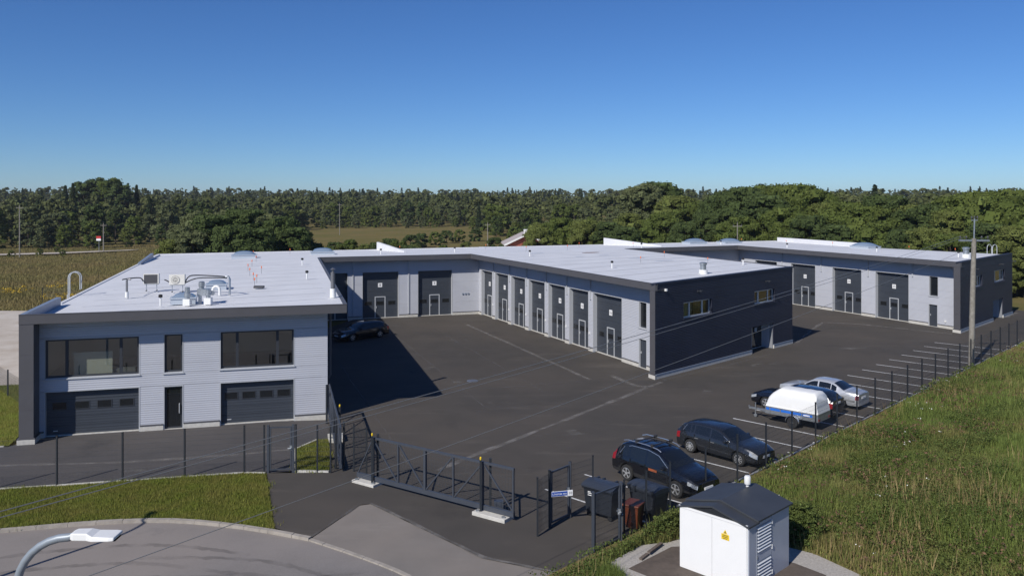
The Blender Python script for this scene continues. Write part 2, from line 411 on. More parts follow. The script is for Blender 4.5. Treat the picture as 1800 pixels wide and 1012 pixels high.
# bank of tall grass to the right of the fence
def bank_z(x, y):
    t, q = to_tq(np.asarray(x, float), np.asarray(y, float))
    rise = sstep(0.2, 14, q) * 1.5 * sstep(-7, 6, t + q * .25)
    bump = .06 * np.sin(x * 1.3 + .7 * y) + .05 * np.sin(.9 * x - 1.7 * y)
    near = sstep(.3, 1.5, q)
    far = 1 - sstep(34, 48, t) * .9
    return 0.03 + (rise * far + bump * near)
def build_bank():
    ts = np.arange(-16, 66, 1.0); qs = np.concatenate([[.22, .5, .9], np.arange(1.5, 34, 1.0)])
    T, Q = np.meshgrid(ts, qs, indexing='ij')
    X = P0[0] + W[0] * T + N[0] * Q; Y = P0[1] + W[1] * T + N[1] * Q
    Z = bank_z(X, Y)
    # the gravel bed round the kiosk stays level
    v = np.stack([X, Y, Z], -1).reshape(-1, 3); n = len(qs)
    i, j = np.meshgrid(np.arange(len(ts) - 1), np.arange(n - 1), indexing='ij')
    a = (i * n + j).ravel(); f = np.stack([a, a + 1, a + n + 1, a + n], -1)[:, ::-1]
    o = np_mesh('grass_bank', v, f, 'soil'); structure(o)
    for p in o.data.polygons: p.use_smooth = True
build_bank()

# kerbs: an Empty of kind structure with one mesh per stone
def kerb_run(name, pts, width, z0, z1, length, m, gap=.008):
    k = bpy.data.objects.new(name, None); col.objects.link(k); structure(k)
    k.location = (pts[0][0], pts[0][1], 0)
    seg = []
    for a, b in zip(pts[:-1], pts[1:]):
        e, L = unit(a, b); n = max(1, round(L / length))
        for i in range(n): seg.append((a, e, L * i / n, L * (i + 1) / n))
    for a, e, s0, s1 in seg:
        n = (-e[1], e[0]); j = random.uniform(-.006, .006); w = width / 2
        pl = [(a[0] + e[0] * s + n[0] * o, a[1] + e[1] * s + n[1] * o) for s, o in ((s0 + gap, -w), (s1 - gap, -w), (s1 - gap, w), (s0 + gap, w))]
        MB().prism(pl, z0, z1 + j).build('kerb_stone', m, k)
    return k
def smooth_pts(pts, k=4):
    out = []
    P = [pts[0]] + list(pts) + [pts[-1]]
    for i in range(1, len(P) - 2):
        for s in range(k):
            t = s / k; a, b, c, d = P[i - 1], P[i], P[i + 1], P[i + 2]
            out.append(tuple(.5 * ((2 * b[q]) + (-a[q] + c[q]) * t + (2 * a[q] - 5 * b[q] + 4 * c[q] - d[q]) * t * t + (-a[q] + 3 * b[q] - 3 * c[q] + d[q]) * t ** 3) for q in (0, 1)))
    out.append(tuple(pts[-1])); return out
kerb_run('road_kerb', smooth_pts(kerb_arc[:7], 3), .17, -.3, .055, .95, 'kerb')
kerb_run('drop_kerb', smooth_pts(kerb_arc[6:], 3), .14, -.3, -.008, .95, 'kerb')
kerb_run('yard_edging', [tq(-5.0, .16), tq(48, .16)], .10, -.3, .05, 1.25, 'concrete')
kerb_run('fence_edging', [(-30, 31.05), (-18.29, 33.36), (-11.24, 34.90), (-10.35, 34.84)], .10, -.3, .045, 1.25, 'concrete')
kerb_run('patch_edging', [(-7.72, 35.02), (-9.2, 35.12), (-9.95, 38.1), (-9.3, 39.62)], .10, -.3, .06, 1.0, 'concrete')
kerb_run('lawn_edging', [(-30, 37.25), (-23.62, 38.62)], .10, -.3, .04, 1.0, 'concrete')

# painted parking lines, pale seams
def strip(name, a, b, w, z, m):
    e, L = unit(a, b); n = (-e[1] * w / 2, e[0] * w / 2)
    vs = []; k = max(2, int(L / .6))
    for i in range(k + 1):
        t = i / k; j = random.uniform(.85, 1.1)
        for s in (-1, 1): vs.append((a[0] + (b[0] - a[0]) * t + n[0] * s * j, a[1] + (b[1] - a[1]) * t + n[1] * s * j, z))
    fs = [(2 * i, 2 * i + 2, 2 * i + 3, 2 * i + 1) for i in range(k)]
    return MB().add(vs, fs).build(name, m)
lines = bpy.data.objects.new('parking_markings', None); col.objects.link(lines); structure(lines)
for k in range(20):
    t = -6.55 + 2.47 * k
    o = strip('painted_line', tq(t, -4.9), tq(t, .0), .10, .005, 'paint'); o.parent = lines
seams = bpy.data.objects.new('asphalt_seams', None); col.objects.link(seams); structure(seams)
def seam(pts, w, m, z=.004):
    pts2 = []
    for a, b in zip(pts[:-1], pts[1:]):
        for i in range(6):
            t = i / 6; pts2.append((a[0] + (b[0] - a[0]) * t + random.uniform(-.03, .03), a[1] + (b[1] - a[1]) * t + random.uniform(-.03, .03)))
    pts2.append(pts[-1])
    vs = []; fs = []
    for i, p in enumerate(pts2):
        a = pts2[max(i - 1, 0)]; b = pts2[min(i + 1, len(pts2) - 1)]; e, L = unit(a, b); ww = w * random.uniform(.6, 1.3) / 2
        vs += [(p[0] + e[1] * ww, p[1] - e[0] * ww, z), (p[0] - e[1] * ww, p[1] + e[0] * ww, z)]
    fs = [(2 * i, 2 * i + 2, 2 * i + 3, 2 * i + 1) for i in range(len(pts2) - 1)]
    o = MB().add(vs, fs).build('seam', m); o.parent = seams
seam([(-3.2, 35.2), (-2.02, 36.9), (3.0, 43.6), (8.36, 50.88), (9.4, 52.2)], .30, 'seam')
seam([(8.36, 50.88), (7.6, 51.3), (6.4, 54.4)], .35, 'seam')
seam([(-4.18, 76.32), (0.5, 64.5), (4.97, 52.97)], .34, 'seam')
for a, b in (((-10.5, 72), (-1.5, 46)), ((-7, 74), (1.8, 50)), ((-12, 58), (-4.5, 36)), ((-2, 45), (3, 47)), ((-9, 60), (6, 66)), ((-8, 48), (8, 54))):
    seam([a, ((a[0] + b[0]) / 2, (a[1] + b[1]) / 2), b], .10, 'hairline')
seam([(22.7, 66.4), (26, 72.5), (29, 77.5), (32, 76.5), (35.5, 73.0), (37.5, 70.8)], .32, 'seam')
seam([(9.6, 52.9), (14, 56.6), (20, 62.5)], .22, 'hairline')
seam([(-24, 35.7), (-17, 36.3), (-12.5, 37.4), (-9.9, 38.3)], .26, 'seam', .0085)
seam([(-20, 34.3), (-15, 35.4)], .3, 'chalk', .0085)
seam([(-5.35, 31.45), (-3.4, 29.4), (-0.91, 26.7), (1.91, 25.4)], .16, 'seam')
seam([(-6.85, 28.3), (-5.74, 31.3)], .12, 'hairline')
seam([(48, 81), (51, 84.2)], .6, 'seam')
M['tyremark'] = dusty('tyre_marks', (0.034, 0.032, 0.031), .9, .36, .80, .34)
for pts in ([(-17, 20), (-13, 24), (-8, 25.6), (-4, 23.8)], [(-14, 19), (-11, 22.5), (-7, 24.2), (-4.5, 24)], [(-12, 26.8), (-8, 26.6), (-5, 25)], [(-20, 25), (-16, 27), (-12, 27.8), (-8.5, 27)], [(-9.5, 23), (-7, 24.9), (-4.5, 25.8)]):
    for o_ in (0, 1.4): seam([(x, y - o_) for x, y in smooth_pts(pts, 4)], .24, 'tyremark', -.051)
def smear(c, w, h, rz, z=.0045):
    vs = [(c[0], c[1], z)]; n = 14
    for k in range(n):
        a = 2 * math.pi * k / n; r = random.uniform(.6, 1.1)
        x = w * r * math.cos(a); y = h * r * math.sin(a)
        vs.append((c[0] + x * math.cos(rz) - y * math.sin(rz), c[1] + x * math.sin(rz) + y * math.cos(rz), z))
    o = MB().add(vs, [(0, 1 + k, 1 + (k + 1) % n) for k in range(n)]).build('dust_mark', 'chalk'); o.parent = seams
for c, w, h in (((-3.2, 52.5), 1.2, .4), ((3, 41), 1.6, .5), ((-6, 56), 1.4, .5), ((12, 50), 1.5, .35), ((18, 58), 2.2, .5), ((6, 39), 1.4, .4), ((-1, 47), .9, .3), ((26, 64), 2, .5), ((-4, 68), 1.8, .5), ((2.3, 30.2), .8, .3)):
    smear(c, w, h, random.uniform(.2, 1.1))
mh = thing('manhole_cover', 'round iron manhole cover set in the courtyard asphalt', 'manhole', (-2.5, 52.6, 0))
MB().lathe([(.36, .001), (.36, .012), (.30, .012)], (-2.5, 52.6, 0), 20).build('ring', 'zinc', mh)
MB().lathe([(.29, .006), (.29, .014)], (-2.5, 52.6, 0), 20).build('lid', 'steel', mh)

# ---------------------------------------------------------------- the workshop building
ZT = 6.05; ZF = 5.63
A = (-23.08, 38.86); B = (-8.55, 42.88); Cc = (-17.94, 77.25); D = (-4.05, 82.03); Ee = (9.16, 53.05); Ff = (22.39, 66.31)
G = (12.46, 90.94); I = (26.39, 97.04); J = (38.5, 71.3); K = (49.97, 82.95); L = (36.7, 115.8); Mm = (-37.5, 88.0)
def corner(a, b): return isect(a[0], a[1], b[0], b[1])
l_lwf = offline(A, B, 1.0); l_lwr = offline(B, Cc, .9); l_rear = offline(Cc, D, 1.05); l_bl = offline(D, Ee, 1.2)
l_bf = offline(Ee, Ff, 0.0); l_br = offline(Ff, G, .9); l_cr = offline(G, I, 1.2); l_cl = offline(I, J, 1.2); l_cf = offline(J, K, 0.0)
eL, _ = unit(A, Mm)
LWl = corner(l_lwf, (A, eL)); LWr = corner(l_lwf, l_lwr); R0 = corner(l_lwr, l_rear); R1 = corner(l_rear, l_bl); B1 = corner(l_bl, l_bf)
B2 = corner(l_bf, l_br); G1 = corner(l_br, l_cr); C0 = corner(l_cr, l_cl); C1 = corner(l_cl, l_cf)
bld = thing('workshop_building', 'long grey and navy workshop building with flat white roof around two asphalt courtyards', 'building', (0, 75, 0))

def wall(P, Q, ztop, openings, m, plinth=True, band=1.0, s_from=0.0, s_to=None, pm='concrete', core_from=None):
    """cladding panels in rows, cut round the openings; returns a place function"""
    e, Ln = unit(P, Q); n = (e[1], -e[0]); s_to = Ln if s_to is None else s_to
    def pt(s, d, z): return Vector((P[0] + e[0] * s + n[0] * d, P[1] + e[1] * s + n[1] * d, z))
    def bx(mb, s0, s1, d0, d1, z0, z1):
        pl = [(pt(s, d, 0).x, pt(s, d, 0).y) for s, d in ((s0, d0), (s1, d0), (s1, d1), (s0, d1))]
        mb.prism(pl, z0, z1); return mb
    cuts = set([0.0, ztop]); oc = set()
    for o in openings:
        for z in (max(o[2], 0), o[3]): oc.add(round(z, 3))
    z = 0.30
    while z < ztop - .3:
        if all(abs(z - c) > .28 for c in oc): cuts.add(round(z, 3))
        z += band
    cuts |= oc; cuts = sorted(cuts)
    core = MB(); rows = []
    for z0, z1 in zip(cuts[:-1], cuts[1:]):
        blk = sorted([(o[0], o[1]) for o in openings if o[2] < z1 - .01 and o[3] > z0 + .01])
        s = s_from; iv = []
        for a, b in blk:
            if a > s + .02: iv.append((s, a))
            s = max(s, b)
        if s < s_to - .02: iv.append((s, s_to))
        for a, b in iv:
            bx(core, max(a, core_from or a), b, -.34, -.08, z0, z1); rows.append((a, b, z0, z1))
    w = core.build('wall', 'backing', bld)
    for a, b, z0, z1 in rows:
        bx(MB(), a + .004, b - .004, -.075, 0.0, z0 + .003, z1 - .003).build('cladding_panel', m, w)
    if plinth:
        s = s_from
        for o in sorted([o for o in openings if o[2] <= .05]) + [(s_to, s_to, 0, 0)]:
            if o[0] > s + .05:
                bx(MB(), s, o[0], -.05, .05, -.15, .24).build('plinth', pm, bld)
                bx(MB(), s, o[0], -.05, .07, .245, .30).build('plinth_flashing', 'fascia' if m == 'panel' else 'flash', bld)
            s = max(s, o[1])
    return pt, bx, w

def liner(bx, s0, s1, z0, z1, d0, d1, t, m, parent, sill=True, name='frame'):
    mb = MB()
    bx(mb, s0, s0 + t, d0, d1, z0, z1); bx(mb, s1 - t, s1, d0, d1, z0, z1)
    bx(mb, s0 + t, s1 - t, d0, d1, z1 - t, z1)
    if sill: bx(mb, s0 + t, s1 - t, d0, d1, z0, z0 + t)
    return mb.build(name, m, parent)

def window(P3, s0, s1, z0, z1, mull, r=.12, gm='glass', trim='trim', fm='frame'):
    pt, bx, w = P3
    f = liner(bx, s0, s1, z0, z1, -.30, .012, .045, trim, bld, name='window')
    liner(bx, s0 + .046, s1 - .046, z0 + .046, z1 - .046, -r - .07, -r, .09, fm, f)
    for x in mull: bx(MB(), x - .07, x + .07, -r - .07, -r - .002, z0 + .137, z1 - .137).build('mullion', fm, f)
    xs = [s0 + .137] + list(mull) + [s1 - .137]
    for a, b in zip(xs[:-1], xs[1:]):
        a2 = a + (.071 if a in mull else 0); b2 = b - (.071 if b in mull else 0)
        bx(MB(), a2, b2, -r - .05, -r - .035, z0 + .137, z1 - .137).build('pane', gm, f)
    # drip sill
    bx(MB(), s0 - .03, s1 + .03, -.05, .06, z0 - .035, z0 - .003).build('sill', trim, f)
    return f

def sect_door(P3, s0, s1, zt, num, r=.32, wicket=True, secs=.6, nwin=4, zwin=(1.28, 1.60)):
    pt, bx, w = P3
    d = MB(); bx(d, s0 + .05, s1 - .05, -r - .12, -r - .04, 0.02, zt - .03); dr = d.build('sectional_door', 'frame', bld)
    liner(bx, s0, s1, 0.0, zt, -r - .15, .015, .05, 'trim', dr, sill=False, name='jamb')
    bx(MB(), s0 + .05, s1 - .05, -r - .10, -r + .10, -.02, .05).build('threshold', 'concrete', dr)
    n = round((zt - .05) / secs); h = (zt - .10) / n
    for i in range(n):
        bx(MB(), s0 + .055, s1 - .055, -r - .039, -r, .055 + i * h + .006, .055 + (i + 1) * h - .006).build('door_section', 'door', dr)
    c = (s0 + s1) / 2
    def win(a, b, z0, z1):
        g = bx(MB(), a, b, -r - .03, -r + .010, z0, z1).build('window', 'dglass', dr)
        liner(bx, a - .04, b + .04, z0 - .04, z1 + .04, -r - .02, -r + .018, .038, 'frame', dr, name='window_frame')
    if wicket:
        mb = MB()
        for a, b in ((c - .52, c - .44), (c + .44, c + .52)): bx(mb, a, b, -r - .02, -r + .03, .05, 2.08)
        bx(mb, c - .44, c + .44, -r - .02, -r + .03, 2.0, 2.08)
        mb.build('wicket_frame', 'alu', dr)
        bx(MB(), c - .38, c - .34, -r, -r + .07, .95, 1.15).build('handle', 'alu', dr)
        win(c - .33, c + .33, *zwin)
        hw = (s1 - s0) / 2
        if hw > 1.3:
            o = min(1.05, (hw + .52) / 2)
            for k in (-1, 1):
                m_ = c + k * (.52 + (hw - .52) / 2); ww = min(.33, (hw - .72) / 2); win(m_ - ww, m_ + ww, *zwin)
    else:
        L_ = s1 - s0
        for k in range(nwin):
            m_ = s0 + L_ * (k + .62) / (nwin + .25); win(m_ - .30, m_ + .30, *zwin)
        bx(MB(), s0 + .35, s0 + .55, -r, -r + .03, .22, .26).build('handle', 'alu', dr)
    if num:
        bx(MB(), c - .20, c + .20, -r, -r + .022, 2.98, 3.38).build('number_plate', 'signwhite', dr)
        e = pt(1, 0, 0) - pt(0, 0, 0)
        mb = MB(); text_on(mb, num, .34, pt(c, -r + .027, 3.17), e, (0, 0, 1)); mb.build('number', 'ink', dr)
    return dr

def pers_door(P3, s0, s1, zt, r=.10, glassy=False, m='door'):
    pt, bx, w = P3
    f = liner(bx, s0, s1, 0.0, zt, -.30, .015, .05, 'trim', bld, sill=False, name='entrance_door')
    liner(bx, s0 + .051, s1 - .051, .02, zt - .051, -r - .06, -r, .09 if glassy else .05, 'frame', f, name='door_frame')
    if glassy:
        bx(MB(), s0 + .142, s1 - .142, -r - .05, -r - .03, .112, zt - .142).build('pane', 'dglass', f)
        mb = MB(); h = [pt(s1 - .20, -r + .005, .75), pt(s1 - .20, -r + .07, .78), pt(s1 - .20, -r + .07, 1.22), pt(s1 - .20, -r + .005, 1.25)]
        mb.tube(h, .02, 6).build('handle', 'alu', f)
    else:
        bx(MB(), s0 + .10, s1 - .10, -r - .05, -r - .015, .07, zt - .10).build('leaf', m, f)
        bx(MB(), s0 + .14, s0 + .18, -r - .01, -r + .05, .95, 1.10).build('handle', 'alu', f)
    bx(MB(), s0 + .05, s1 - .05, -.28, .03, -.02, .018).build('threshold', 'concrete', f)
    return f

# --- left wing, street front
ops = [(.83, 5.10, 0, 2.22), (6.18, 7.12, 0, 2.18), (8.84, 12.52, 0, 2.20), (.83, 5.10, 2.80, 4.75), (6.18, 7.12, 2.80, 4.78), (8.84, 12.52, 2.84, 4.80)]
P3 = wall(LWl, LWr, ZF - .01, ops, 'panel')
sect_door(P3, .83, 5.10, 2.22, None, r=.22, wicket=False, secs=.45)
sect_door(P3, 8.84, 12.52, 2.20, None, r=.22, wicket=False, secs=.45)
pers_door(P3, 6.18, 7.12, 2.18, glassy=True)
window(P3, .83, 5.10, 2.80, 4.75, [1.80, 4.22])
window(P3, 6.18, 7.12, 2.80, 4.78, [])
window(P3, 8.84, 12.52, 2.84, 4.80, [9.68, 11.66])
pt, bx, w = P3
# the room behind the upper windows
bx(MB(), .4, 13.9, -6.0, -.40, 2.55, 2.62).build('room_floor', 'roomfloor', bld)
bx(MB(), .4, 13.9, -6.1, -6.02, 2.63, 5.5).build('room_wall', 'room', bld)
bx(MB(), .4, 13.9, -6.0, -.40, 5.40, 5.5).build('room_ceiling', 'room', bld)
for s_ in (.45, 5.6, 7.9, 13.8): bx(MB(), s_, s_ + .1, -6.0, -.40, 2.63, 5.39).build('room_partition', 'room', bld)
bx(MB(), 2.0, 3.75, -.62, -.56, 2.63, 3.95).build('sun_patch_panel', 'room', bld)  # added panel, set close to the glass to show as the sunlit patch
for (s0, s1) in ((.85, 5.08),): bx(MB(), s0 + 2.2, s1 - .3, -1.6, -.7, 2.63, 3.05).build('desk', 'roomfloor', bld)
# --- left wing, courtyard side / rear courtyard wall
wall(LWr, R0, ZF - .01, [], 'panel')
P3 = wall(R0, R1, ZF - .01, [(.3, 3.64, 0, 4.5), (4.98, 8.54, 0, 4.5), (10.4, 13.91, 0, 4.5)], 'panel')
sect_door(P3, .3, 3.64, 4.5, '7'); sect_door(P3, 4.98, 8.54, 4.5, '8'); sect_door(P3, 10.4, 13.91, 4.5, '9')
pt, bx, w = P3
for s_ in (4.1, 9.5): bx(MB(), s_ - .05, s_ + .05, .002, .08, .35, ZF - .05).build('downpipe', 'trim', bld)
for k in range(3): bx(MB(), 14.9 + k * .28, 15.05 + k * .28, .0, .07, 2.0, 2.14).build('wall_socket', 'flash', bld)
# --- middle wing, courtyard side
bo = [(.75, 3.52), (4.2, 7.26), (7.9, 10.92), (11.6, 14.76), (15.4, 18.39), (19.05, 22.14), (22.8, 26.91)]
_, LBL = unit(R1, B1)
ops = [(a, b, 0, 4.5) for a, b in bo] + [(29.05, 30.02, 0, 2.0), (29.05, 30.02, 2.70, 4.52)]
P3 = wall(R1, B1, ZF - .01, ops, 'panel', s_to=LBL - .62)
for k, (a, b) in enumerate(bo): sect_door(P3, a, b, 4.5, str(10 + k))
pers_door(P3, 29.05, 30.02, 2.0); window(P3, 29.05, 30.02, 2.70, 4.52, [], gm='dglass')
pt, bx, w = P3
for a, b in zip(bo[:-1], bo[1:]):
    s_ = (a[1] + b[0]) / 2
    bx(MB(), s_ - .05, s_ + .05, .002, .09, 3.9, ZF - .05).build('downpipe', 'trim', bld)
    bx(MB(), a[1] + .08, a[1] + .20, .002, .06, 1.25, 1.42).build('door_control', 'white', bld)
# --- middle wing, road front
ops = [(3.15, 6.75, 3.50, 4.65), (12.62, 15.84, 3.58, 4.65), (12.25, 15.60, 0, 1.96)]
P3 = wall(Ee, Ff, 6.02, ops, 'navy', core_from=.24)
def front_entry(P3, s0, s1, zt):
    pt, bx, w = P3
    r = .95
    f = bx(MB(), s0, s1, -r - .1, -r - .05, 0, zt).build('entrance_recess', 'navy', bld)
    bx(MB(), s0 - .06, s0, -r - .1, -.345, 0, zt + .06).build('recess_side', 'navy', f)
    bx(MB(), s1, s1 + .06, -r - .1, -.345, 0, zt + .06).build('recess_side', 'panel', f)
    bx(MB(), s0, s1, -r - .1, -.345, zt + .001, zt + .06).build('recess_ceiling', 'navy', f)
    c0 = s0 + .65
    for a, b in ((c0, c0 + .98), (c0 + 1.02, s1 - .05)):
        liner(bx, a, b, .03, zt - .03, -r - .04, -r + .02, .05, 'alu', f, name='door_frame')
        bx(MB(), a + .055, b - .055, -r - .03, -r, .09, zt - .09).build('pane', 'dglass', f)
    bx(MB(), c0 + .30, c0 + .62, -r + .001, -r + .012, 1.25, 1.55).build('notice', 'trim', f)
    bx(MB(), c0 + 1.5, c0 + 1.85, -r + .001, -r + .012, 1.30, 1.60).build('notice', 'trim', f)
    bx(MB(), c0 + .10, c0 + .14, -r + .02, -r + .07, .85, 1.15).build('handle', 'alu', f)
    bx(MB(), c0 - .42, c0 - .22, -r - .04, -r + .04, 1.25, 1.55).build('mailbox', 'trim', f)
window(P3, 3.15, 6.75, 3.50, 4.65, [4.15, 5.75], gm='glass', trim='navy', fm='alu', r=.16)
window(P3, 12.62, 15.84, 3.58, 4.65, [13.5, 15.0], gm='glass', trim='navy', fm='alu', r=.16)
front_entry(P3, 12.25, 15.60, 1.96)
pt, bx, w = P3
for s0, s1 in ((3.0, 7.0), (12.4, 16.0)):
    bx(MB(), s0, s1, -1.9, -1.8, 2.6, 5.3).build('room_wall', 'room', bld); bx(MB(), s0, s1, -1.79, -.36, 2.6, 2.68).build('room_floor', 'roomfloor', bld)
    bx(MB(), s0, s1, -1.79, -.36, 5.2, 5.3).build('room_ceiling', 'room', bld)
bx(MB(), -.02, 19.0, -.38, .04, 6.025, 6.11).build('parapet_cap', 'navy', bld)
def wall_lamp(P3, s, z):
    pt, bx, w = P3
    l_ = bx(MB(), s - .06, s + .06, 0, .06, z - .06, z + .06).build('wall_lamp', 'frame', bld)
    mb = MB(); mb.tube([pt(s, .05, z), pt(s, .28, z + .05)], .025, 6); mb.build('arm', 'frame', l_)
    bx(MB(), s - .11, s + .11, .25, .38, z - .02, z + .08).build('lamp_head', 'frame', l_)
for s_ in (4.9, 14.4): wall_lamp(P3, s_, 5.25)
cm = bx(MB(), 1.0, 1.14, 0, .16, 5.55, 5.70).build('security_camera', 'white', bld)
# --- other sides of the middle wing and right wing
wall(B2, G1, ZF - .01, [], 'panel')
wall(G1, C0, ZF - .01, [(3, 6.6, 0, 4.5), (8.6, 12.2, 0, 4.5)], 'panel')
def P3_of(P, Q):
    e, Ln = unit(P, Q); n = (e[1], -e[0])
    def pt(s, d, z): return Vector((P[0] + e[0] * s + n[0] * d, P[1] + e[1] * s + n[1] * d, z))
    def bx(mb, s0, s1, d0, d1, z0, z1):
        mb.prism([(pt(s, d, 0).x, pt(s, d, 0).y) for s, d in ((s0, d0), (s1, d0), (s1, d1), (s0, d1))], z0, z1); return mb
    return pt, bx, None
sect_door(P3_of(G1, C0), 3, 6.6, 4.5, '17'); sect_door(P3_of(G1, C0), 8.6, 12.2, 4.5, '18')
co = [(2.7, 6.3), (8.4, 11.98), (14.26, 18.03), (19.66, 23.49)]
ops = [(a, b, 0, 4.5) for a, b in co] + [(25.54, 26.50, 0, 2.02), (25.6, 26.55, 2.72, 4.55)]
P3 = wall(C0, C1, ZF - .01, ops, 'panel', s_to=unit(C0, C1)[1] - .62)
for k, (a, b) in enumerate(co): sect_door(P3, a, b, 4.5, str(22 + k))
pers_door(P3, 25.54, 26.50, 2.02); window(P3, 25.6, 26.55, 2.72, 4.55, [], gm='dglass')
pt, bx, w = P3
for a, b in zip(co[:-1], co[1:]): bx(MB(), a[1] + .75, a[1] + .85, .002, .09, 3.9, ZF - .05).build('downpipe', 'trim', bld)
bx(MB(), 23.85, 23.95, .002, .09, 4.3, ZF - .05).build('downpipe', 'trim', bld)
bx(MB(), 27.2, 27.35, .002, .06, .55, .70).build('wall_socket', 'white', bld)
ops = [(2.7, 6.3, 3.55, 4.65), (10.0, 13.6, 3.55, 4.75), (9.7, 13.0, 0, 1.96)]
P3 = wall(J, K, 6.02, ops, 'navy', core_from=.24)
window(P3, 2.7, 6.3, 3.55, 4.65, [3.6, 5.4], gm='glass', trim='navy', fm='alu', r=.16)
window(P3, 10.0, 13.6, 3.55, 4.75, [10.9, 12.7], gm='glass', trim='navy', fm='alu', r=.16)
front_entry(P3, 9.7, 13.0, 1.96)
pt, bx, w = P3
bx(MB(), -.02, 16.35, -.38, .04, 6.025, 6.11).build('parapet_cap', 'navy', bld)
for s_ in (4.0, 11.8): wall_lamp(P3, s_, 5.25)
wall_lamp(P3, 16.1, 5.3)
for s0, s1 in ((2.5, 6.5), (9.8, 13.8)):
    bx(MB(), s0, s1, -1.9, -1.8, 2.6, 5.3).build('room_wall', 'room', bld); bx(MB(), s0, s1, -1.79, -.36, 2.6, 2.68).build('room_floor', 'roomfloor', bld)
    bx(MB(), s0, s1, -1.79, -.36, 5.2, 5.3).build('room_ceiling', 'room', bld)
wall(K, L, 5.50, [], 'navy', s_from=.35); wall(L, Mm, 5.45, [], 'panel', s_from=.3, s_to=None); wall(Mm, A, 5.50, [], 'panel', s_from=.3, s_to=unit(Mm, A)[1] - 1.05)

# --- portal columns at the wing ends
def column(P, along, inward, wdt, dep, skin=0.0, m='fascia'):
    """P outer corner; along: unit vector of the column's visible face; inward: depth direction; skin: thickness of a wall end it wraps"""
    def W2(l): return [(P[0] + along[0] * a + inward[0] * b, P[1] + along[1] * a + inward[1] * b) for a, b in l]
    k = skin
    c = MB().prism(W2(((k + .03, .03), (wdt - .03, .03), (wdt - .03, dep - .01), (k + .03, dep - .01))), 0, ZF - .01).build('portal_column', 'backing', bld)
    f = W2(((k, 0), (wdt, 0), (wdt, dep), (k, dep))) if not k else W2(((.004, -.04), (wdt, -.04), (wdt, dep), (k + .004, dep), (k + .004, -.006), (.004, -.006)))
    zs = [.30, 1.6, 2.9, 4.2, ZF - .005]
    for z0, z1 in zip(zs[:-1], zs[1:]): MB().prism(f, z0 + .002, z1 - .002).build('cladding_panel', m, c)
    o = .11 if k else .07
    g = W2(((-.07, -o), (wdt + .07, -o), (wdt + .07, dep), (k, dep), (k, .0 if not k else -.045), (-.07, .0 if not k else -.045))) if k else W2(((-.07, -o), (wdt + .07, -o), (wdt + .07, dep), (-.07, dep)))
    MB().prism(g, .245, .297).build('plinth_flashing', 'fascia', c)
    MB().prism(g, -.15, .24).build('plinth', 'concrete', c)
eAB, _ = unit(A, B); column(A, eAB, (-eAB[1], eAB[0]), .62, .96)
column(Ee, unit(Ee, D)[0], unit(Ee, Ff)[0], .60, 1.30, .10)
column(J, unit(J, I)[0], unit(J, K)[0], .64, 1.30, .10)

# --- fascia and soffit along the eaves, roof membrane
def eave(chain, inner, name='fascia'):
    e0 = [unit(a, b)[0] for a, b in zip(chain[:-1], chain[1:])]
    def off(o):
        out = []
        for i, p in enumerate(chain):
            if i == 0: n = (-e0[0][1], e0[0][0]); out.append((p[0] + n[0] * o, p[1] + n[1] * o))
            elif i == len(chain) - 1: n = (-e0[-1][1], e0[-1][0]); out.append((p[0] + n[0] * o, p[1] + n[1] * o))
            else: out.append(corner(offline(chain[i - 1], p, o), offline(p, chain[i + 1], o)))
        return out
    ou = off(-.02); inn = off(.16); cap = off(.24)
    for i in range(len(chain) - 1):
        a, b = ou[i], ou[i + 1]; L_ = unit(a, b)[1]
        f = MB().prism([ou[i], ou[i + 1], inn[i + 1], inn[i]], ZF + .003, ZT + .02).build('fascia', 'fascia', bld)
        MB().prism([off(-.035)[i], off(-.035)[i + 1], off(.05)[i + 1], off(.05)[i]], ZT + .021, ZT + .05).build('fascia_cap', 'fascia', f)
        MB().prism([inn[i], inn[i + 1], inner[i + 1], inner[i]], ZF + .02, ZF + .05).build('soffit', 'fascia', bld)
def into(p, q, k): return (p[0] + (q[0] - p[0]) * k, p[1] + (q[1] - p[1]) * k)
eave([A, B, Cc, D, Ee], [into(LWl, LWr, -.01), LWr, R0, R1, B1])
eave([Ff, G, I, J], [B2, G1, C0, C1])

Cb = (-22.5, 93.6); Db = (-9.0, 98.6); Gb = (6.0, 104.2); Ib = (20.5, 109.7); Kp = (42.0, 102.7); P1 = (-33.25, 73.6); Pn = (-24.1, 42.4)
ZO = 5.62
def q4(*p): return [Vector(x) for x in p]
def z_(p, z): return (p[0], p[1], z)
rb = MB()
AI = into(A, B, .33)
T = ZT + .004
quads = [[z_(A, T), z_(AI, T), z_(Pn, ZO)], [z_(AI, T), z_(B, T), z_(Cc, T), z_(P1, ZO), z_(Pn, ZO)],
         [z_(P1, ZO), z_(Cc, T), z_(Cb, ZO), z_(Mm, ZO - .05)], [z_(Cc, T), z_(D, T), z_(Db, ZO), z_(Cb, ZO)],
         [z_(D, T), z_(Ee, T), z_(Ff, T), z_(G, T)], [z_(D, T), z_(G, T), z_(Gb, ZO), z_(Db, ZO)],
         [z_(G, T), z_(I, T), z_(Ib, ZO), z_(Gb, ZO)], [z_(I, T), z_(J, T), z_(K, T - .12), z_(Kp, ZO)], [z_(I, T), z_(Kp, ZO), z_(L, ZO), z_(Ib, ZO)]]
for q in quads: rb.add(q, [tuple(range(len(q)))])
roof = rb.build('roof', 'roof', bld)
for p in roof.data.polygons:
    if p.normal.z < 0: p.flip()
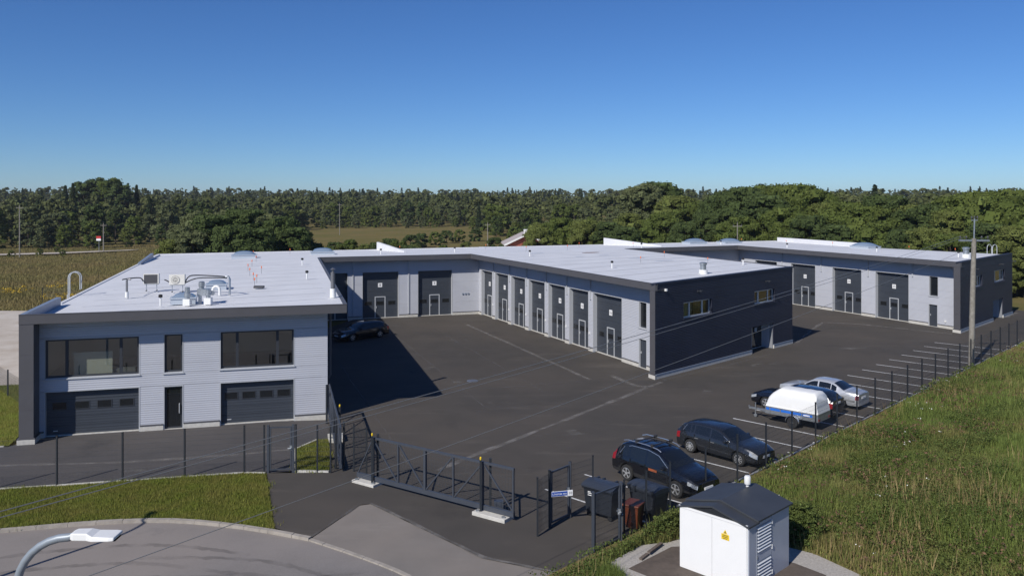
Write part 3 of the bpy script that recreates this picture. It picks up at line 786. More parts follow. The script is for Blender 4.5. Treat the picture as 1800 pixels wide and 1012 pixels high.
# membrane seams: thin welded laps lying on the membrane
def roof_z(x, y):
    for f in quads:
        n = len(f); ins = False
        for i in range(n):
            a, b = f[i], f[(i + 1) % n]
            if (a[1] > y) != (b[1] > y) and x < (b[0] - a[0]) * (y - a[1]) / (b[1] - a[1]) + a[0]: ins = not ins
        if ins:
            pts = np.array(f); Am = np.c_[pts[:, :2], np.ones(n)]
            c = np.linalg.lstsq(Am, pts[:, 2], rcond=None)[0]; return float(c[0] * x + c[1] * y + c[2])
    return ZT
def lap(a, b, w=.10):
    e, L_ = unit(a, b); k = max(2, int(L_ / 2)); vs = []
    for i in range(k + 1):
        x = a[0] + (b[0] - a[0]) * i / k; y = a[1] + (b[1] - a[1]) * i / k; z = roof_z(x, y) + .012
        vs += [(x + e[1] * w / 2, y - e[0] * w / 2, z), (x - e[1] * w / 2, y + e[0] * w / 2, z)]
    MB().add(vs, [(2 * i, 2 * i + 2, 2 * i + 3, 2 * i + 1) for i in range(k)]).build('membrane_lap', 'roof', roof)
eLa, _ = unit(A, B)
for k in range(12):
    y = 3.0 + k * 2.9; p = (A[0] - .267 * y + .8, A[1] + .964 * y + .2)
    lap((p[0] + .5, p[1] + .1), (p[0] + eLa[0] * 13.4, p[1] + eLa[1] * 13.4))
for k in range(9):
    t = (k + .8) / 9.5; a = into(D, Ee, t); b = into(G, Ff, t); lap(into(a, b, .03), into(a, b, .97))
for k in range(8):
    t = (k + .8) / 8.5; a = into(I, J, t); b = into(Kp, K, t); lap(into(a, b, .03), into(a, b, .95))
# standing pools and stains on the middle roof
for (x, y, w_, h_, m_) in ((8.0, 84.5, 1.6, .25, 'rust'), (2.5, 83.5, 1.3, .14, 'curb'), (8.9, 80.5, .9, .1, 'curb'), (13.5, 73.5, 1.5, .12, 'curb'), (11.5, 76.5, 1.4, .1, 'curb'), (15.4, 77, 1.2, .1, 'curb'), (6.4, 78.5, .8, .07, 'curb'), (17.2, 74.2, 1.0, .09, 'curb')):
    vs = [(x + w_ * math.cos(a) * .6, y + h_ * math.sin(a) * 2 + .3 * w_ * math.cos(a), roof_z(x, y) + .010) for a in [2 * math.pi * i / 12 for i in range(12)]]
    MB().add(vs, [tuple(range(12))]).build('roof_stain', m_, roof)

# raised wedge parapets
def wedge(a, b, z0a, z1a, z0b, z1b, th, m):
    e, L_ = unit(a, b); n = (e[1] * th, -e[0] * th)
    vs = [(a[0], a[1], z0a), (b[0], b[1], z0b), (b[0], b[1], z1b), (a[0], a[1], z1a)]
    vs += [(x + n[0], y + n[1], z) for x, y, z in vs]
    MB().add(vs, [(0, 1, 2, 3), (7, 6, 5, 4), (0, 4, 5, 1), (1, 5, 6, 2), (2, 6, 7, 3), (3, 7, 4, 0)]).build('parapet', m, bld)
eAM, lAM = unit(A, Mm)
def al(t): return (A[0] + eAM[0] * t, A[1] + eAM[1] * t)
wedge(al(0.05), al(7.2), 5.3, 6.09, 5.3, 6.10, .22, 'flash')
wedge(al(37.0), al(45.5), 5.3, 5.80, 5.3, 6.12, .25, 'flash')
wedge((-15.4, 96.0), (-11.2, 88.0), 5.4, 6.55, 5.6, 6.02, .25, 'roof')
wedge((11.9, 106.2), (17.8, 98.0), 5.4, 6.55, 5.6, 6.02, .25, 'roof')
wedge(into(K, L, .98), into(K, L, .50), 5.3, 6.20, 5.3, 6.15, .25, 'roof')
wedge(into(Mm, A, .25), into(Mm, A, .02), 5.3, 5.72, 5.3, 5.72, .3, 'roof')
kb = MB()
for a, b in ((Mm, L),):
    e, L_ = unit(a, b); kb.bar((*a, ZO - .02), (*b, ZO + .0), .25, .16)
for a, b in ((into(K, L, .02), L), (Mm, al(8))):
    kb.bar((a[0], a[1], ZO - .02), (b[0], b[1], ZO - .02), .2, .14)
kb.build('edge_trim', 'roof', bld)

# skylights, vents and stacks (parts of the building)
def skylight(x, y, w, h, rz, zc=.30):
    z = roof_z(x, y); mt = Matrix.Translation((x, y, z - .05)) @ Matrix.Rotation(rz, 4, 'Z')
    c = MB().box(-w / 2, w / 2, -h / 2, h / 2, 0, zc, mt).build('skylight', 'curb', bld)
    MB().box(-w / 2 - .05, w / 2 + .05, -h / 2 - .05, h / 2 + .05, zc + .002, zc + .07, mt).build('skylight_rim', 'curb', c)
    vs = []; fs = []; n = 9
    for i in range(n):
        for j in range(n):
            a = -1 + 2 * i / (n - 1); b = -1 + 2 * j / (n - 1)
            hh = .22 * min(w, h) * (1 - abs(a) ** 2.6) ** .6 * (1 - abs(b) ** 2.6) ** .6
            vs.append(tuple(mt @ Vector((a * w * .46, b * h * .46, zc + .073 + hh))))
    for i in range(n - 1):
        for j in range(n - 1): fs.append((i * n + j, (i + 1) * n + j, (i + 1) * n + j + 1, i * n + j + 1))
    MB().add(vs, fs).build('dome', 'dome', c, smooth=60)
rl = R(15.5)
skylight(-17.75, 44.95, 1.25, 1.0, rl); skylight(-18.45, 51.9, 1.2, 1.0, rl)
skylight(-26.2, 81.3, 2.3, 1.6, rl); skylight(-19.3, 84.6, 2.3, 1.6, rl)
skylight(23.2, 105.5, 2.6, 1.8, R(23)); skylight(28.0, 107.0, 2.6, 1.8, R(23)); skylight(40.6, 95.5, 2.8, 1.8, R(-68))
def pipe_part(name, pts, r, m, n=8): return MB().tube(pts, r, n).build(name, m, bld, smooth=50)
def vent(x, y, h=.42):
    z = roof_z(x, y); p = MB().lathe([(.05, -.02), (.05, h)], (x, y, z), 8).build('roof_vent', 'white', bld)
    MB().lathe([(.10, h), (.11, h + .04), (.11, h + .13), (.06, h + .16)], (x, y, z), 8).build('vent_cap', 'black', p)
for x, y in ((-18.6, 43.95), (-17.5, 69.3), (-14.0, 56.7), (1.7, 79.3), (7.9, 65.6), (19.2, 69.0), (25.6, 101.8), (38.3, 87.2), (42.3, 78.7), (-6.0, 87.0), (-13.2, 83.6), (31.0, 93.6), (14.5, 93)): vent(x, y)
def cowl(x, y, h0, r, h, m='zinc'):
    z = roof_z(x, y); p = MB().lathe([(r * 1.45, -.05), (r * 1.45, h0)], (x, y, z), 12).build('stack_base', 'white', bld, smooth=50)
    MB().lathe([(r, h0), (r, h0 + h), (r * 1.25, h0 + h + .01), (r * 1.25, h0 + h + .16), (r * .6, h0 + h + .2)], (x, y, z), 12).build('stack', m, p, smooth=40)
cowl(13.95, 60.6, .30, .22, .35); cowl(42.7, 78.1, .35, .26, .45)
def chimney(x, y):
    z = roof_z(x, y); p = MB().lathe([(.17, -.05), (.16, .45)], (x, y, z), 12).build('chimney_base', 'white', bld, smooth=50)
    MB().lathe([(.12, .45), (.12, 1.35), (.06, 1.36), (.06, 1.48)], (x, y, z), 12).build('chimney_pipe', 'steel', p, smooth=40)
    MB().lathe([(.02, 1.48), (.17, 1.50), (.02, 1.60)], (x, y, z), 12).build('chimney_cap', 'steel', p, smooth=40)
chimney(-9.9, 45.9)
z = roof_z(-22.3, 48.2)
b0 = pipe_part('stack_base', [(-22.35, 48.2, z - .05), (-22.35, 48.2, z + .32)], .10, 'white')
p_ = pipe_part('pipe', [(-22.35, 48.2, z + .3), (-22.35, 48.2, z + .98), (-22.27, 48.2, z + 1.08), (-22.12, 48.2, z + 1.04)], .06, 'steel')
# galvanised duct group beside the front skylight
for x, y, h0, h1, r in ((-17.2, 44.0, .30, .62, .13), (-16.2, 44.3, .30, .42, .12)):
    z = roof_z(x, y); p_ = MB().box(x - .18, x + .18, y - .17, y + .17, z - .05, z + h0).build('duct_curb', 'white', bld)
    MB().lathe([(r, h0), (r, h0 + .12), (r * 1.25, h0 + .13), (r * 1.25, h0 + h1 * .5), (r, h0 + h1 * .55), (r, h0 + h1)], (x, y, z), 14).build('duct', 'zinc', p_, smooth=40)
z = roof_z(-16.6, 44.9)
dbx = MB().box(-16.9, -16.3, 44.55, 44.95, z + .38, z + .74).build('duct_box', 'zinc', bld)
MB().lathe([(.13, .74), (.13, .86), (.16, .87), (.16, 1.10), (.08, 1.14)], (-16.72, 44.75, z), 14).build('duct', 'zinc', dbx, smooth=40)
MB().tube([(-16.3, 44.75, z + .55), (-16.05, 44.6, z + .52)], .12, 10).build('elbow', 'zinc', dbx, smooth=50)
MB().box(-16.85, -16.7, 44.6, 44.75, z - .05, z + .38).build('leg', 'zinc', dbx)
pipe_part('pipe', [(-16.35, 48.1, roof_z(-16.35, 48.1)), (-16.35, 48.1, z + .95), (-16.42, 48.1, z + 1.08), (-16.6, 48.1, z + 1.08)], .06, 'zinc')
zg = roof_z(-17.2, 48.6)
pipe_part('gooseneck', [(-17.0, 48.3, zg - .03)] + [(-17.2 + .2 * math.cos(a), 48.3, zg + .30 + .2 * math.sin(a)) for a in [i * math.pi / 6 for i in range(7)]] + [(-17.4, 48.3, zg + .2)], .075, 'white')
MB().box(-16.0, -15.4, 51.4, 51.7, roof_z(-15.7, 51.5), roof_z(-15.7, 51.5) + .14).build('roof_hatch_mat', 'charcoal', bld)
# ladder hoops over the eaves
def hoops(x, y, dx, dy, gap):
    z = roof_z(x, y)
    mb = MB(); n = (-dy, dx)
    for s in (-gap / 2, gap / 2):
        bx_, by_ = x + n[0] * s, y + n[1] * s
        pts = [(bx_ - dx * .32, by_ - dy * .32, z - .3)] + [(bx_ - dx * .32 * math.cos(a), by_ - dy * .32 * math.cos(a), z + .72 + .32 * math.sin(a)) for a in [i * math.pi / 8 for i in range(9)]] + [(bx_ + dx * .32, by_ + dy * .32, z - .02)]
        mb.tube(pts, .03, 6)
    l_ = mb.build('ladder_hoop', 'alu', bld, smooth=60)
    lb = MB()
    for s in (-gap / 2, gap / 2): lb.bar((x + n[0] * s - dx * .36, y + n[1] * s - dy * .36, .8), (x + n[0] * s - dx * .36, y + n[1] * s - dy * .36, z - .3), .05)
    for k in range(16):
        zz = .95 + .3 * k
        lb.bar((x - n[0] * gap / 2 - dx * .36, y - n[1] * gap / 2 - dy * .36, zz), (x + n[0] * gap / 2 - dx * .36, y + n[1] * gap / 2 - dy * .36, zz), .03)
    lb.build('ladder', 'alu', l_)
pz = al(12.0); hoops(pz[0] - .05, pz[1], -eAM[1] * -1, eAM[0] * -1, .42)
pk = into(K, L, .05); eKL, _ = unit(K, L); hoops(pk[0] - .3, pk[1] + .2, -eKL[1], eKL[0], .6)
# orange tipped lightning rods
for x, y in ((-16.3, 52.6), (-17.6, 56.5), (-19.1, 60.5), (-20.5, 64.5), (-21.6, 69), (-22.8, 74), (-18.7, 62), (-16.9, 55), (-26.0, 83.5), (-23.2, 86.8), (-12.5, 92.5), (-3, 95.3), (1.5, 88), (8, 99.0), (14, 96), (25, 110.2), (31, 112.2), (35, 106), (38.6, 100), (43.4, 90.8), (46.0, 86.2), (14.3, 78), (6, 90), (16.5, 70), (11, 71)):
    z = roof_z(x, y); h = .55
    r_ = MB().tube([(x, y, z - .02), (x, y, z + h)], .012, 4).build('lightning_rod', 'steel', bld)
    MB().lathe([(.035, h - .16), (.04, h - .05), (.015, h + .02)], (x, y, z), 6).build('rod_tip', 'orange', r_)
# downpipe on the corner of the left wing
e_, L_ = unit(LWr, R0); n_ = (e_[1], -e_[0])
dp = (LWr[0] + e_[0] * .35 + n_[0] * .16, LWr[1] + e_[1] * .35 + n_[1] * .16)
pipe_part('downpipe', [(dp[0], dp[1], ZF), (dp[0], dp[1], 2.2), (dp[0] - n_[0] * .1, dp[1] - n_[1] * .1, 2.05)], .06, 'fascia', 8)
for zz in (2.8, 3.6, 4.4, 5.2): MB().bar((dp[0], dp[1], zz), (dp[0] - n_[0] * .16, dp[1] - n_[1] * .16, zz), .05).build('pipe_bracket', 'fascia', bld)

# ---------------------------------------------------------------- fences and gates
def panel_mesh(length, height, z0=.06, step=.05):
    mb = MB(); n = int(round(length / step))
    for i in range(n + 1):
        x = length * i / n; mb.tube([(x, 0, z0), (x, 0, z0 + height)], .0019, 3, False)
    k = int(height / .2)
    for i in range(k + 1):
        z = z0 + height * i / k
        for dy in (-.006, .006): mb.tube([(0, dy, z), (length, dy, z)], .0019, 3, False)
    me = bpy.data.meshes.new('mesh_panel'); me.from_pydata(mb.v, [], mb.f); me.materials.append(M['wire']); return me
PANEL = panel_mesh(2.5, 1.83)
def post_part(root, p, h=1.98, w=.06, zb=0.0):
    o = root.location
    MB().box(p[0] - w / 2, p[0] + w / 2, p[1] - w / 2, p[1] + w / 2, zb - .3, zb + h).build('post', 'post', root)
    MB().box(p[0] - w / 2 - .005, p[0] + w / 2 + .005, p[1] - w / 2 - .005, p[1] + w / 2 + .005, zb + h + .001, zb + h + .03).build('post_cap', 'black', root)
def fence(label, pts, h=1.98, posts=True, group=None, zb=0.0):
    f = thing('mesh_fence', label, 'fence', (pts[0][0], pts[0][1], 0), 0, group)
    for p in pts: post_part(f, p, h, zb=zb)
    for a, b in zip(pts[:-1], pts[1:]):
        e, L_ = unit(a, b)
        o = bpy.data.objects.new('mesh_panel', PANEL); col.objects.link(o); o.parent = f
        o.location = (a[0] - pts[0][0] + e[0] * .04, a[1] - pts[0][1] + e[1] * .04, zb + .02); o.rotation_euler = (0, 0, math.atan2(e[1], e[0])); o.scale = ((L_ - .08) / 2.5, 1, (h - .1) / 1.89)
    return f
fence('dark wire mesh fence along the grass verge before the two garage doors', [(-23.1, 32.4), (-20.7, 32.9), (-18.29, 33.38), (-15.88, 33.87), (-13.55, 34.38), (-11.24, 34.88), (-10.42, 34.93)])
fence('short dark mesh fence on the edging of the small grass patch', [(-9.12, 35.06), (-8.21, 35.03), (-7.63, 34.93)])
fence('single narrow mesh fence bay between the two big sliding gates', [(-6.69, 35.13), (-6.05, 34.55)])
rp = [(3.80, 28.13), (4.7, 29.07)] + [tq(-5.55 + 2.44 * k, .27) for k in range(24)]
fence('long dark mesh fence between the parking bays and the tall grass bank', rp)
fence('short dark mesh fence beside the blue street sign gate', [(0.87, 28.36), (1.30, 29.12)])
fence('dark mesh fence bay behind the bins', [(2.12, 30.08), (3.0, 30.81)])
fence('thin wire fence by the pale gravel beyond the left wing', [(-27.6, 46.6), (-29.5, 48.6), (-31.5, 50.7), (-36, 54.5)], h=1.5)
fence('light mesh fence across the dry meadow edge left of the roof', [(-52, 92), (-46, 91.5), (-40, 91)], h=1.7)

def ped_gate(label, a, b, h=1.95, swing=0.0, handle='b'):
    g_ = thing('pedestrian_gate', label, 'gate', (a[0], a[1], 0))
    e, L_ = unit(a, b)
    for p in (a, b): MB().box(p[0] - .045, p[0] + .045, p[1] - .045, p[1] + .045, -.3, h + .05).build('post', 'gate', g_)
    d = (e[0] * math.cos(swing) - e[1] * math.sin(swing), e[0] * math.sin(swing) + e[1] * math.cos(swing))
    p0 = (a[0] + e[0] * .09, a[1] + e[1] * .09); q = (p0[0] + d[0] * (L_ - .18), p0[1] + d[1] * (L_ - .18))
    z0, z1 = .10, h - .03
    mb = MB()
    mb.bar((*p0, z0), (*p0, z1), .055); mb.bar((*q, z0), (*q, z1), .055)
    mb.bar((*p0, z1 - .027), (*q, z1 - .027), .053, .053); mb.bar((*p0, z0 + .027), (*q, z0 + .027), .053, .053)
    lf = mb.build('leaf_frame', 'gate', g_)
    o = bpy.data.objects.new('mesh_infill', PANEL); col.objects.link(o); o.parent = lf
    o.location = (p0[0] - a[0] + d[0] * .03, p0[1] - a[1] + d[1] * .03, .07); o.rotation_euler = (0, 0, math.atan2(d[1], d[0])); o.scale = ((L_ - .24) / 2.5, 1, (z1 - z0 - .06) / 1.83)
    hp = q; nn = (-d[1], d[0])
    hb = MB(); hb.bar((hp[0] - nn[0] * .09, hp[1] - nn[1] * .09, 1.02), (hp[0] + nn[0] * .09, hp[1] + nn[1] * .09, 1.02), .03)
    hb.bar((hp[0] - nn[0] * .09, hp[1] - nn[1] * .09, 1.02), (hp[0] - nn[0] * .09 - d[0] * .13, hp[1] - nn[1] * .09 - d[1] * .13, 1.02), .03)
    hb.build('handle', 'alu', lf)
    MB().box(hp[0] - .05, hp[0] + .05, hp[1] - .04, hp[1] + .04, .92, 1.12).build('lock_case', 'zinc', lf)
    return g_
ped_gate('narrow dark pedestrian gate between verge fence and small grass patch', (-10.26, 34.95), (-9.24, 35.08))
ped_gate('dark pedestrian gate beside the blue street name sign', (1.34, 29.2), (2.09, 30.04))
ped_gate('dark framed gate standing next to the leafy weeds and brown bin', (2.63, 26.99), (3.66, 27.96))
# street name sign on the gate
sg = thing('street_sign', 'blue street name sign with white house number plate on the gate', 'sign', (1.36, 29.05, 1.0))
ex = Vector((.78, .19, 0)).normalized(); nrm = Vector((ex.y, -ex.x, 0)); ez = Vector((0, 0, 1))
so = Vector((1.36, 29.05, 1.12)) + nrm * .06
def plate(mb, o, w, h, t): mb.add([o + ex * a + ez * b + nrm * c for a, b, c in ((0, 0, 0), (w, 0, 0), (w, h, 0), (0, h, 0), (0, 0, -t), (w, 0, -t), (w, h, -t), (0, h, -t))], [(0, 1, 2, 3), (7, 6, 5, 4), (0, 4, 5, 1), (1, 5, 6, 2), (2, 6, 7, 3), (3, 7, 4, 0)]); return mb
plate(MB(), so, .60, .17, .02).build('border_plate', 'signwhite', sg)
plate(MB(), so + ex * .012 + ez * .012 + nrm * .004, .576, .146, .003).build('blue_plate', 'blue', sg)
plate(MB(), so + ex * .602 - ez * .02, .18, .20, .02).build('number_plate', 'signwhite', sg)
tb = MB(); text_on(tb, 'Liivamäe tee', .105, so + ex * .295 + ez * .085 + nrm * .008, ex, ez); tb.build('lettering', 'signwhite', sg)
tb = MB(); text_on(tb, '10', .13, so + ex * .692 + ez * .078 + nrm * .004, ex, ez); tb.build('lettering', 'ink', sg)

def sliding_gate(label, a, b, tail, h=1.90, blocks=True, bays=5, motor=True):
    """cantilever gate leaf from a to b with a braced tail behind a"""
    g_ = thing('sliding_gate', label, 'gate', (a[0], a[1], 0)); e, L_ = unit(a, b); n = (-e[1], e[0])
    def P(s, d, z): return (a[0] + e[0] * s + n[0] * d, a[1] + e[1] * s + n[1] * d, z)
    fl = MB(); fl.bar(P(-tail, 0, .24), P(L_, 0, .24), .11, .17); fl.build('bottom_beam', 'gate', g_)
    MB().bar(P(0, 0, h - .04), P(L_, 0, h - .04), .07, .08).build('top_rail', 'gate', g_)
    for k in range(bays + 1):
        s = L_ * k / bays; w = .10 if k in (2,) else .06
        s = min(max(s, .04), L_ - .04)
        MB().bar(P(s, 0, .326), P(s, 0, h - .082), w, w, up=(e[0], e[1], 0)).build('upright', 'gate', g_)
    for k in range(bays):
        s0 = L_ * k / bays + .05; s1 = L_ * (k + 1) / bays - .05
        if k in (0, 1, bays - 1): q0, q1 = P(s0, 0, h - .10), P(s1, 0, .34)
        else: q0, q1 = P(s1, 0, h - .10), P(s0, 0, .34)
        MB().bar(q0, q1, .048).build('brace', 'gate', g_)
    MB().bar(P(-.02, 0, h - .12), P(-tail + .05, 0, .33), .04).build('tail_brace', 'gate', g_)
    o = bpy.data.objects.new('mesh_infill', PANEL); col.objects.link(o); o.parent = g_
    o.location = (n[0] * .045, n[1] * .045, .28); o.rotation_euler = (0, 0, math.atan2(e[1], e[0])); o.scale = (L_ / 2.5, 1, (h - .40) / 1.83)
    return g_, P, L_
g1, P, L_ = sliding_gate('wide dark cantilever sliding gate closing the driveway', (-5.63, 33.58), (0.08, 29.66), .85, bays=5)
def gate_post(root, p, h, w=.10, lampc=True):
    q = MB().box(p[0] - w / 2, p[0] + w / 2, p[1] - w / 2, p[1] + w / 2, -.2, h).build('guide_post', 'post', root)
    if lampc: MB().lathe([(.03, h), (.035, h + .03), (.035, h + .09), (.015, h + .11)], (p[0], p[1], 0), 10).build('beacon', 'yellow', q)
for s, d in ((.12, -.16), (.12, .17), (5.55, -.16), (5.75, .17)):
    q = P(s, d, 0); gate_post(g1, q, 2.0, .075 if d < 0 else .09, d < 0)
q = P(5.95, .42, 0); MB().box(q[0] - .17, q[0] + .17, q[1] - .14, q[1] + .14, .0, .42).build('motor_box', 'gate', g1)
def block(label, s0, s1, d0, d1, P, z1):
    f = thing('concrete_footing', label, 'footing', (P(s0, d0, 0)[0], P(s0, d0, 0)[1], 0))
    MB().prism([P(s, d, 0)[:2] for s, d in ((s0, d0), (s1, d0), (s1, d1), (s0, d1))], -.1, z1).build('block', 'concrete', f, bevel=.015)
    for s in (s0 + .15, s1 - .15):
        q = P(s, d0 + .14, 0); MB().box(q[0] - .06, q[0] + .06, q[1] - .05, q[1] + .05, z1, z1 + .05).build('anchor_plate', 'zinc', f)
block('pale concrete footing under the tail of the driveway sliding gate', -.85, .35, -.34, .30, P, .10)
block('pale concrete footing under the bins end of the driveway sliding gate', 5.30, 6.75, -.36, .26, P, .13)
g2, P, L_ = sliding_gate('dark sliding gate seen end on beside the left wing corner', (-9.50, 43.2), (-7.22, 35.0), .3, bays=5)
for s, d in ((8.0, -.17), (8.0, .17), (.6, -.17), (5.4, .17)):
    q = P(s, d, 0); gate_post(g2, q, 2.0, .08, d > 0 and s < 6)
block('pale concrete footing beside the small grass patch', 3.1, 4.1, -.25, .5, P, .18)

# ---------------------------------------------------------------- transformer kiosk
hc = Vector((6.84, 24.11, 0)); ux = Vector((-.70, .714, 0)); uy = Vector((.714, .70, 0))
hut = thing('transformer_kiosk', 'white steel transformer kiosk with dark gabled roof and yellow warning sign', 'kiosk', (6.84, 24.11, 0))
HL, HD, HH = 2.33, 2.47, 2.02
def hp(a, b, z): return hc + ux * a + uy * b + Vector((0, 0, z))
def hbox(a0, a1, b0, b1, z0, z1): return MB().prism([tuple(hp(a, b, 0))[:2] for a, b in ((a0, b0), (a1, b0), (a1, b1), (a0, b1))], z0, z1)
hbox(0, HL, 0, HD, -.1, HH).build('body', 'hut', hut)
for a0, a1 in ((.03, 1.17), (1.18, HL - .03)): hbox(a0, a1, -.022, -.002, .04, HH - .05).build('wall_sheet', 'hut', hut)
hbox(-.02, HL + .02, -.04, -.001, HH - .045, HH + .02).build('eaves_trim', 'hut', hut)
hbox(-.03, -.001, .03, .42, .06, HH - .04).build('wall_sheet', 'hutshade', hut)
hbox(-.03, -.001, 1.36, HD - .04, .06, HH - .04).build('wall_sheet', 'hutshade', hut)
kd = hbox(-.035, -.001, .44, 1.34, .06, HH - .06).build('louvre_door', 'hutshade', hut)
for z0, z1 in ((.14, .82), (1.10, 1.86)):
    lb = MB(); k = int((z1 - z0) / .085)
    for i in range(k):
        zz = z0 + (z1 - z0) * (i + .5) / k
        p = [hp(-.036, .50, zz - .012), hp(-.036, 1.28, zz - .012), hp(-.062, 1.28, zz - .026), hp(-.062, .50, zz - .026), hp(-.036, .50, zz + .018), hp(-.036, 1.28, zz + .018)]
        lb.add(p, [(4, 5, 2, 3), (3, 2, 1, 0), (0, 4, 3), (1, 2, 5)])
    stuff(lb.build('louvre_slats', 'hut', kd))
    hbox(-.040, -.036, .48, 1.30, z0 - .02, z1 + .02).build('louvre_frame', 'flash', kd)
for zz in (.30, 1.05, 1.80): hbox(-.06, -.036, 1.335, 1.375, zz - .06, zz + .06).build('hinge', 'white', kd)
hbox(-.05, -.036, .46, .50, .92, 1.02).build('lock', 'zinc', kd)
# gable roof: ridge runs along uy, two steps as in the sheets
def roof_strip(b0, b1, lift, ov):
    rdg = HH + .32 + lift; ez_ = HH + .02 + lift
    mb = MB(); m_ = HL / 2
    v = [hp(-ov, b0, ez_), hp(m_, b0, rdg), hp(HL + ov, b0, ez_), hp(-ov, b1, ez_), hp(m_, b1, rdg), hp(HL + ov, b1, ez_)]
    v += [p - Vector((0, 0, .05)) for p in v]
    mb.add(v, [(0, 3, 4, 1), (1, 4, 5, 2), (6, 7, 10, 9), (7, 8, 11, 10), (0, 1, 7, 6), (1, 2, 8, 7), (3, 9, 10, 4), (4, 10, 11, 5), (0, 6, 9, 3), (2, 5, 11, 8)])
    return mb
rf = roof_strip(-.06, .55, -.03, .08).build('roof', 'hutroof', hut)
roof_strip(.45, HD + .10, .03, .10).build('roof_sheet', 'hutroof', rf)
MB().add([hp(.0, -.01, HH + .02), hp(HL, -.01, HH + .02), hp(HL / 2, -.01, HH + .27)], [(0, 2, 1), (0, 1, 2)]).build('gable', 'hutroof', hut)
vc = hp(HL / 2 + .05, HD - .35, HH + .28)
MB().lathe([(.05, 0), (.05, .14), (.095, .14), (.105, .18), (.105, .36), (.08, .40)], vc, 12).build('vent_cap', 'white', rf, smooth=40)
ws = MB(); o_ = hp(.72, -.023, 1.42)
ex2 = -ux
ws.add([o_ + ex2 * a + Vector((0, 0, b)) - uy * .006 for a, b in ((-.13, 0), (.13, 0), (.13, .17), (-.13, .17))], [(0, 1, 2, 3)])
wsg = ws.build('warning_sign', 'yellow', hut)
MB().add([o_ + ex2 * a + Vector((0, 0, b)) - uy * .006 for a, b in ((-.075, .18), (.075, .18), (0, .30))], [(0, 1, 2)]).build('warning_triangle', 'yellow', wsg)
MB().add([o_ + ex2 * a + Vector((0, 0, b)) - uy * .010 for a, b in ((-.03, .195), (.03, .195), (0, .265))], [(0, 1, 2)]).build('bolt_mark', 'ink', wsg)
tb = MB()
for zz, ww in ((.12, .09), (.075, .10), (.03, .07)): tb.add([o_ + ex2 * a + Vector((0, 0, b)) - uy * .010 for a, b in ((-ww, zz), (ww, zz), (ww, zz + .018), (-ww, zz + .018))], [(0, 1, 2, 3)])
tb.build('lettering_lines', 'ink', wsg)
def hp2(a, b): p = hp(a, b, 0); return (p.x, p.y)
gb = [hp2(4.0, -1.6), hp2(4.1, .4), hp2(3.6, 1.3), hp2(3.4, 2.2), hp2(2.9, HD + .9), hp2(-.2, HD + 1.35), hp2(-1.9, HD + .9), hp2(-2.3, .8), hp2(-2.2, -2.4), hp2(1.6, -2.6)]
structure(sheet('gravel_bed', gb, .135, 'gravel'))
structure(sheet('paved_surround', [hp2(HL + 1.0, -1.3), hp2(HL + 1.0, 1.0), hp2(HL - .1, HD - .1), hp2(-.1, HD + .25), hp2(-1.15, HD + .15), hp2(-1.2, -1.3)], .14, 'sett'))
pk = thing('wooden_plank', 'weathered brown timber plank lying on the gravel by the kiosk', 'plank', (4.3, 26.6, .14))
a_, b_ = Vector((4.05, 26.15, .185)), Vector((4.85, 27.25, .19))
MB().bar(a_, into_ := a_.lerp(b_, .35), .11, .05).build('plank_piece', 'wood', pk); MB().bar(a_.lerp(b_, .33) + Vector((.05, 0, .055)), b_ + Vector((.05, 0, .045)), .11, .045).build('plank_piece', 'wood', pk)

# ---------------------------------------------------------------- bins
def container(label, c, rz, w=1.25, d=.78, h=1.08):
    b = thing('waste_container', label, 'waste container', (c[0], c[1], 0), rz)
    mb = MB(); k = .86
    v = [(-w / 2 * k, -d / 2 * k, .18), (w / 2 * k, -d / 2 * k, .18), (w / 2 * k, d / 2 * k, .18), (-w / 2 * k, d / 2 * k, .18), (-w / 2, -d / 2, h), (w / 2, -d / 2, h), (w / 2, d / 2, h), (-w / 2, d / 2, h)]
    mb.add(v, [(0, 3, 2, 1), (4, 5, 6, 7), (0, 1, 5, 4), (1, 2, 6, 5), (2, 3, 7, 6), (3, 0, 4, 7)]); mb.build('tub', 'bin', b, local=True, bevel=.03)
    MB().box(-w / 2 - .04, w / 2 + .04, -d / 2 - .04, d / 2 + .04, h - .06, h + .015).build('rim', 'bin', b, local=True, bevel=.015)
    lb = MB(); n = 7; vs = []; fs = []
    for i in range(n):
        y = -d / 2 - .06 + (d + .12) * i / (n - 1); z = h + .02 + .15 * math.sin(math.pi * (.12 + .70 * i / (n - 1)))
        vs += [(-w / 2 - .05, y, z), (w / 2 + .05, y, z)]
    for i in range(n - 1): fs.append((2 * i, 2 * i + 1, 2 * i + 3, 2 * i + 2))
    m0 = len(vs); vs += [(x, y, h + .016) for x, y, z in vs]
    for i in range(n - 1): fs += [(m0 + 2 * i, 2 * i, 2 * i + 2, m0 + 2 * i + 2), (2 * i + 1, m0 + 2 * i + 1, m0 + 2 * i + 3, 2 * i + 3)]
    fs += [(m0, m0 + 1, 1, 0), (2 * n - 2, 2 * n - 1, m0 + 2 * n - 1, m0 + 2 * n - 2)]
    lb.add(vs, fs); l_ = lb.build('lid', 'binlid', b, local=True)
    for x in (-.42, -.22, .22, .42): MB().box(x * w - .04, x * w + .04, d / 2 - .02, d / 2 + .13, h - .02, h + .13).build('hinge', 'bin', l_, local=True)
    MB().box(-w / 2 - .02, w / 2 + .02, -d / 2 - .10, -d / 2 - .065, h + .02, h + .07).build('lid_handle', 'binlid', l_, local=True)
    for x in (-1, 1):
        for y in (-1, 1): MB().lathe([(.04, -.025), (.09, -.025), (.09, .025), (.04, .025)], (x * w * .36, y * d * .33, .09), 12, 'y').build('wheel', 'black', b, local=True)
    for z, ww in ((.92, .12), (.87, .17), (.80, .22)): MB().box(-.40, -.40 + ww, -d / 2 - .028, -d / 2 - .018, z, z + .022).build('label_print', 'signwhite', b, local=True)
    return b
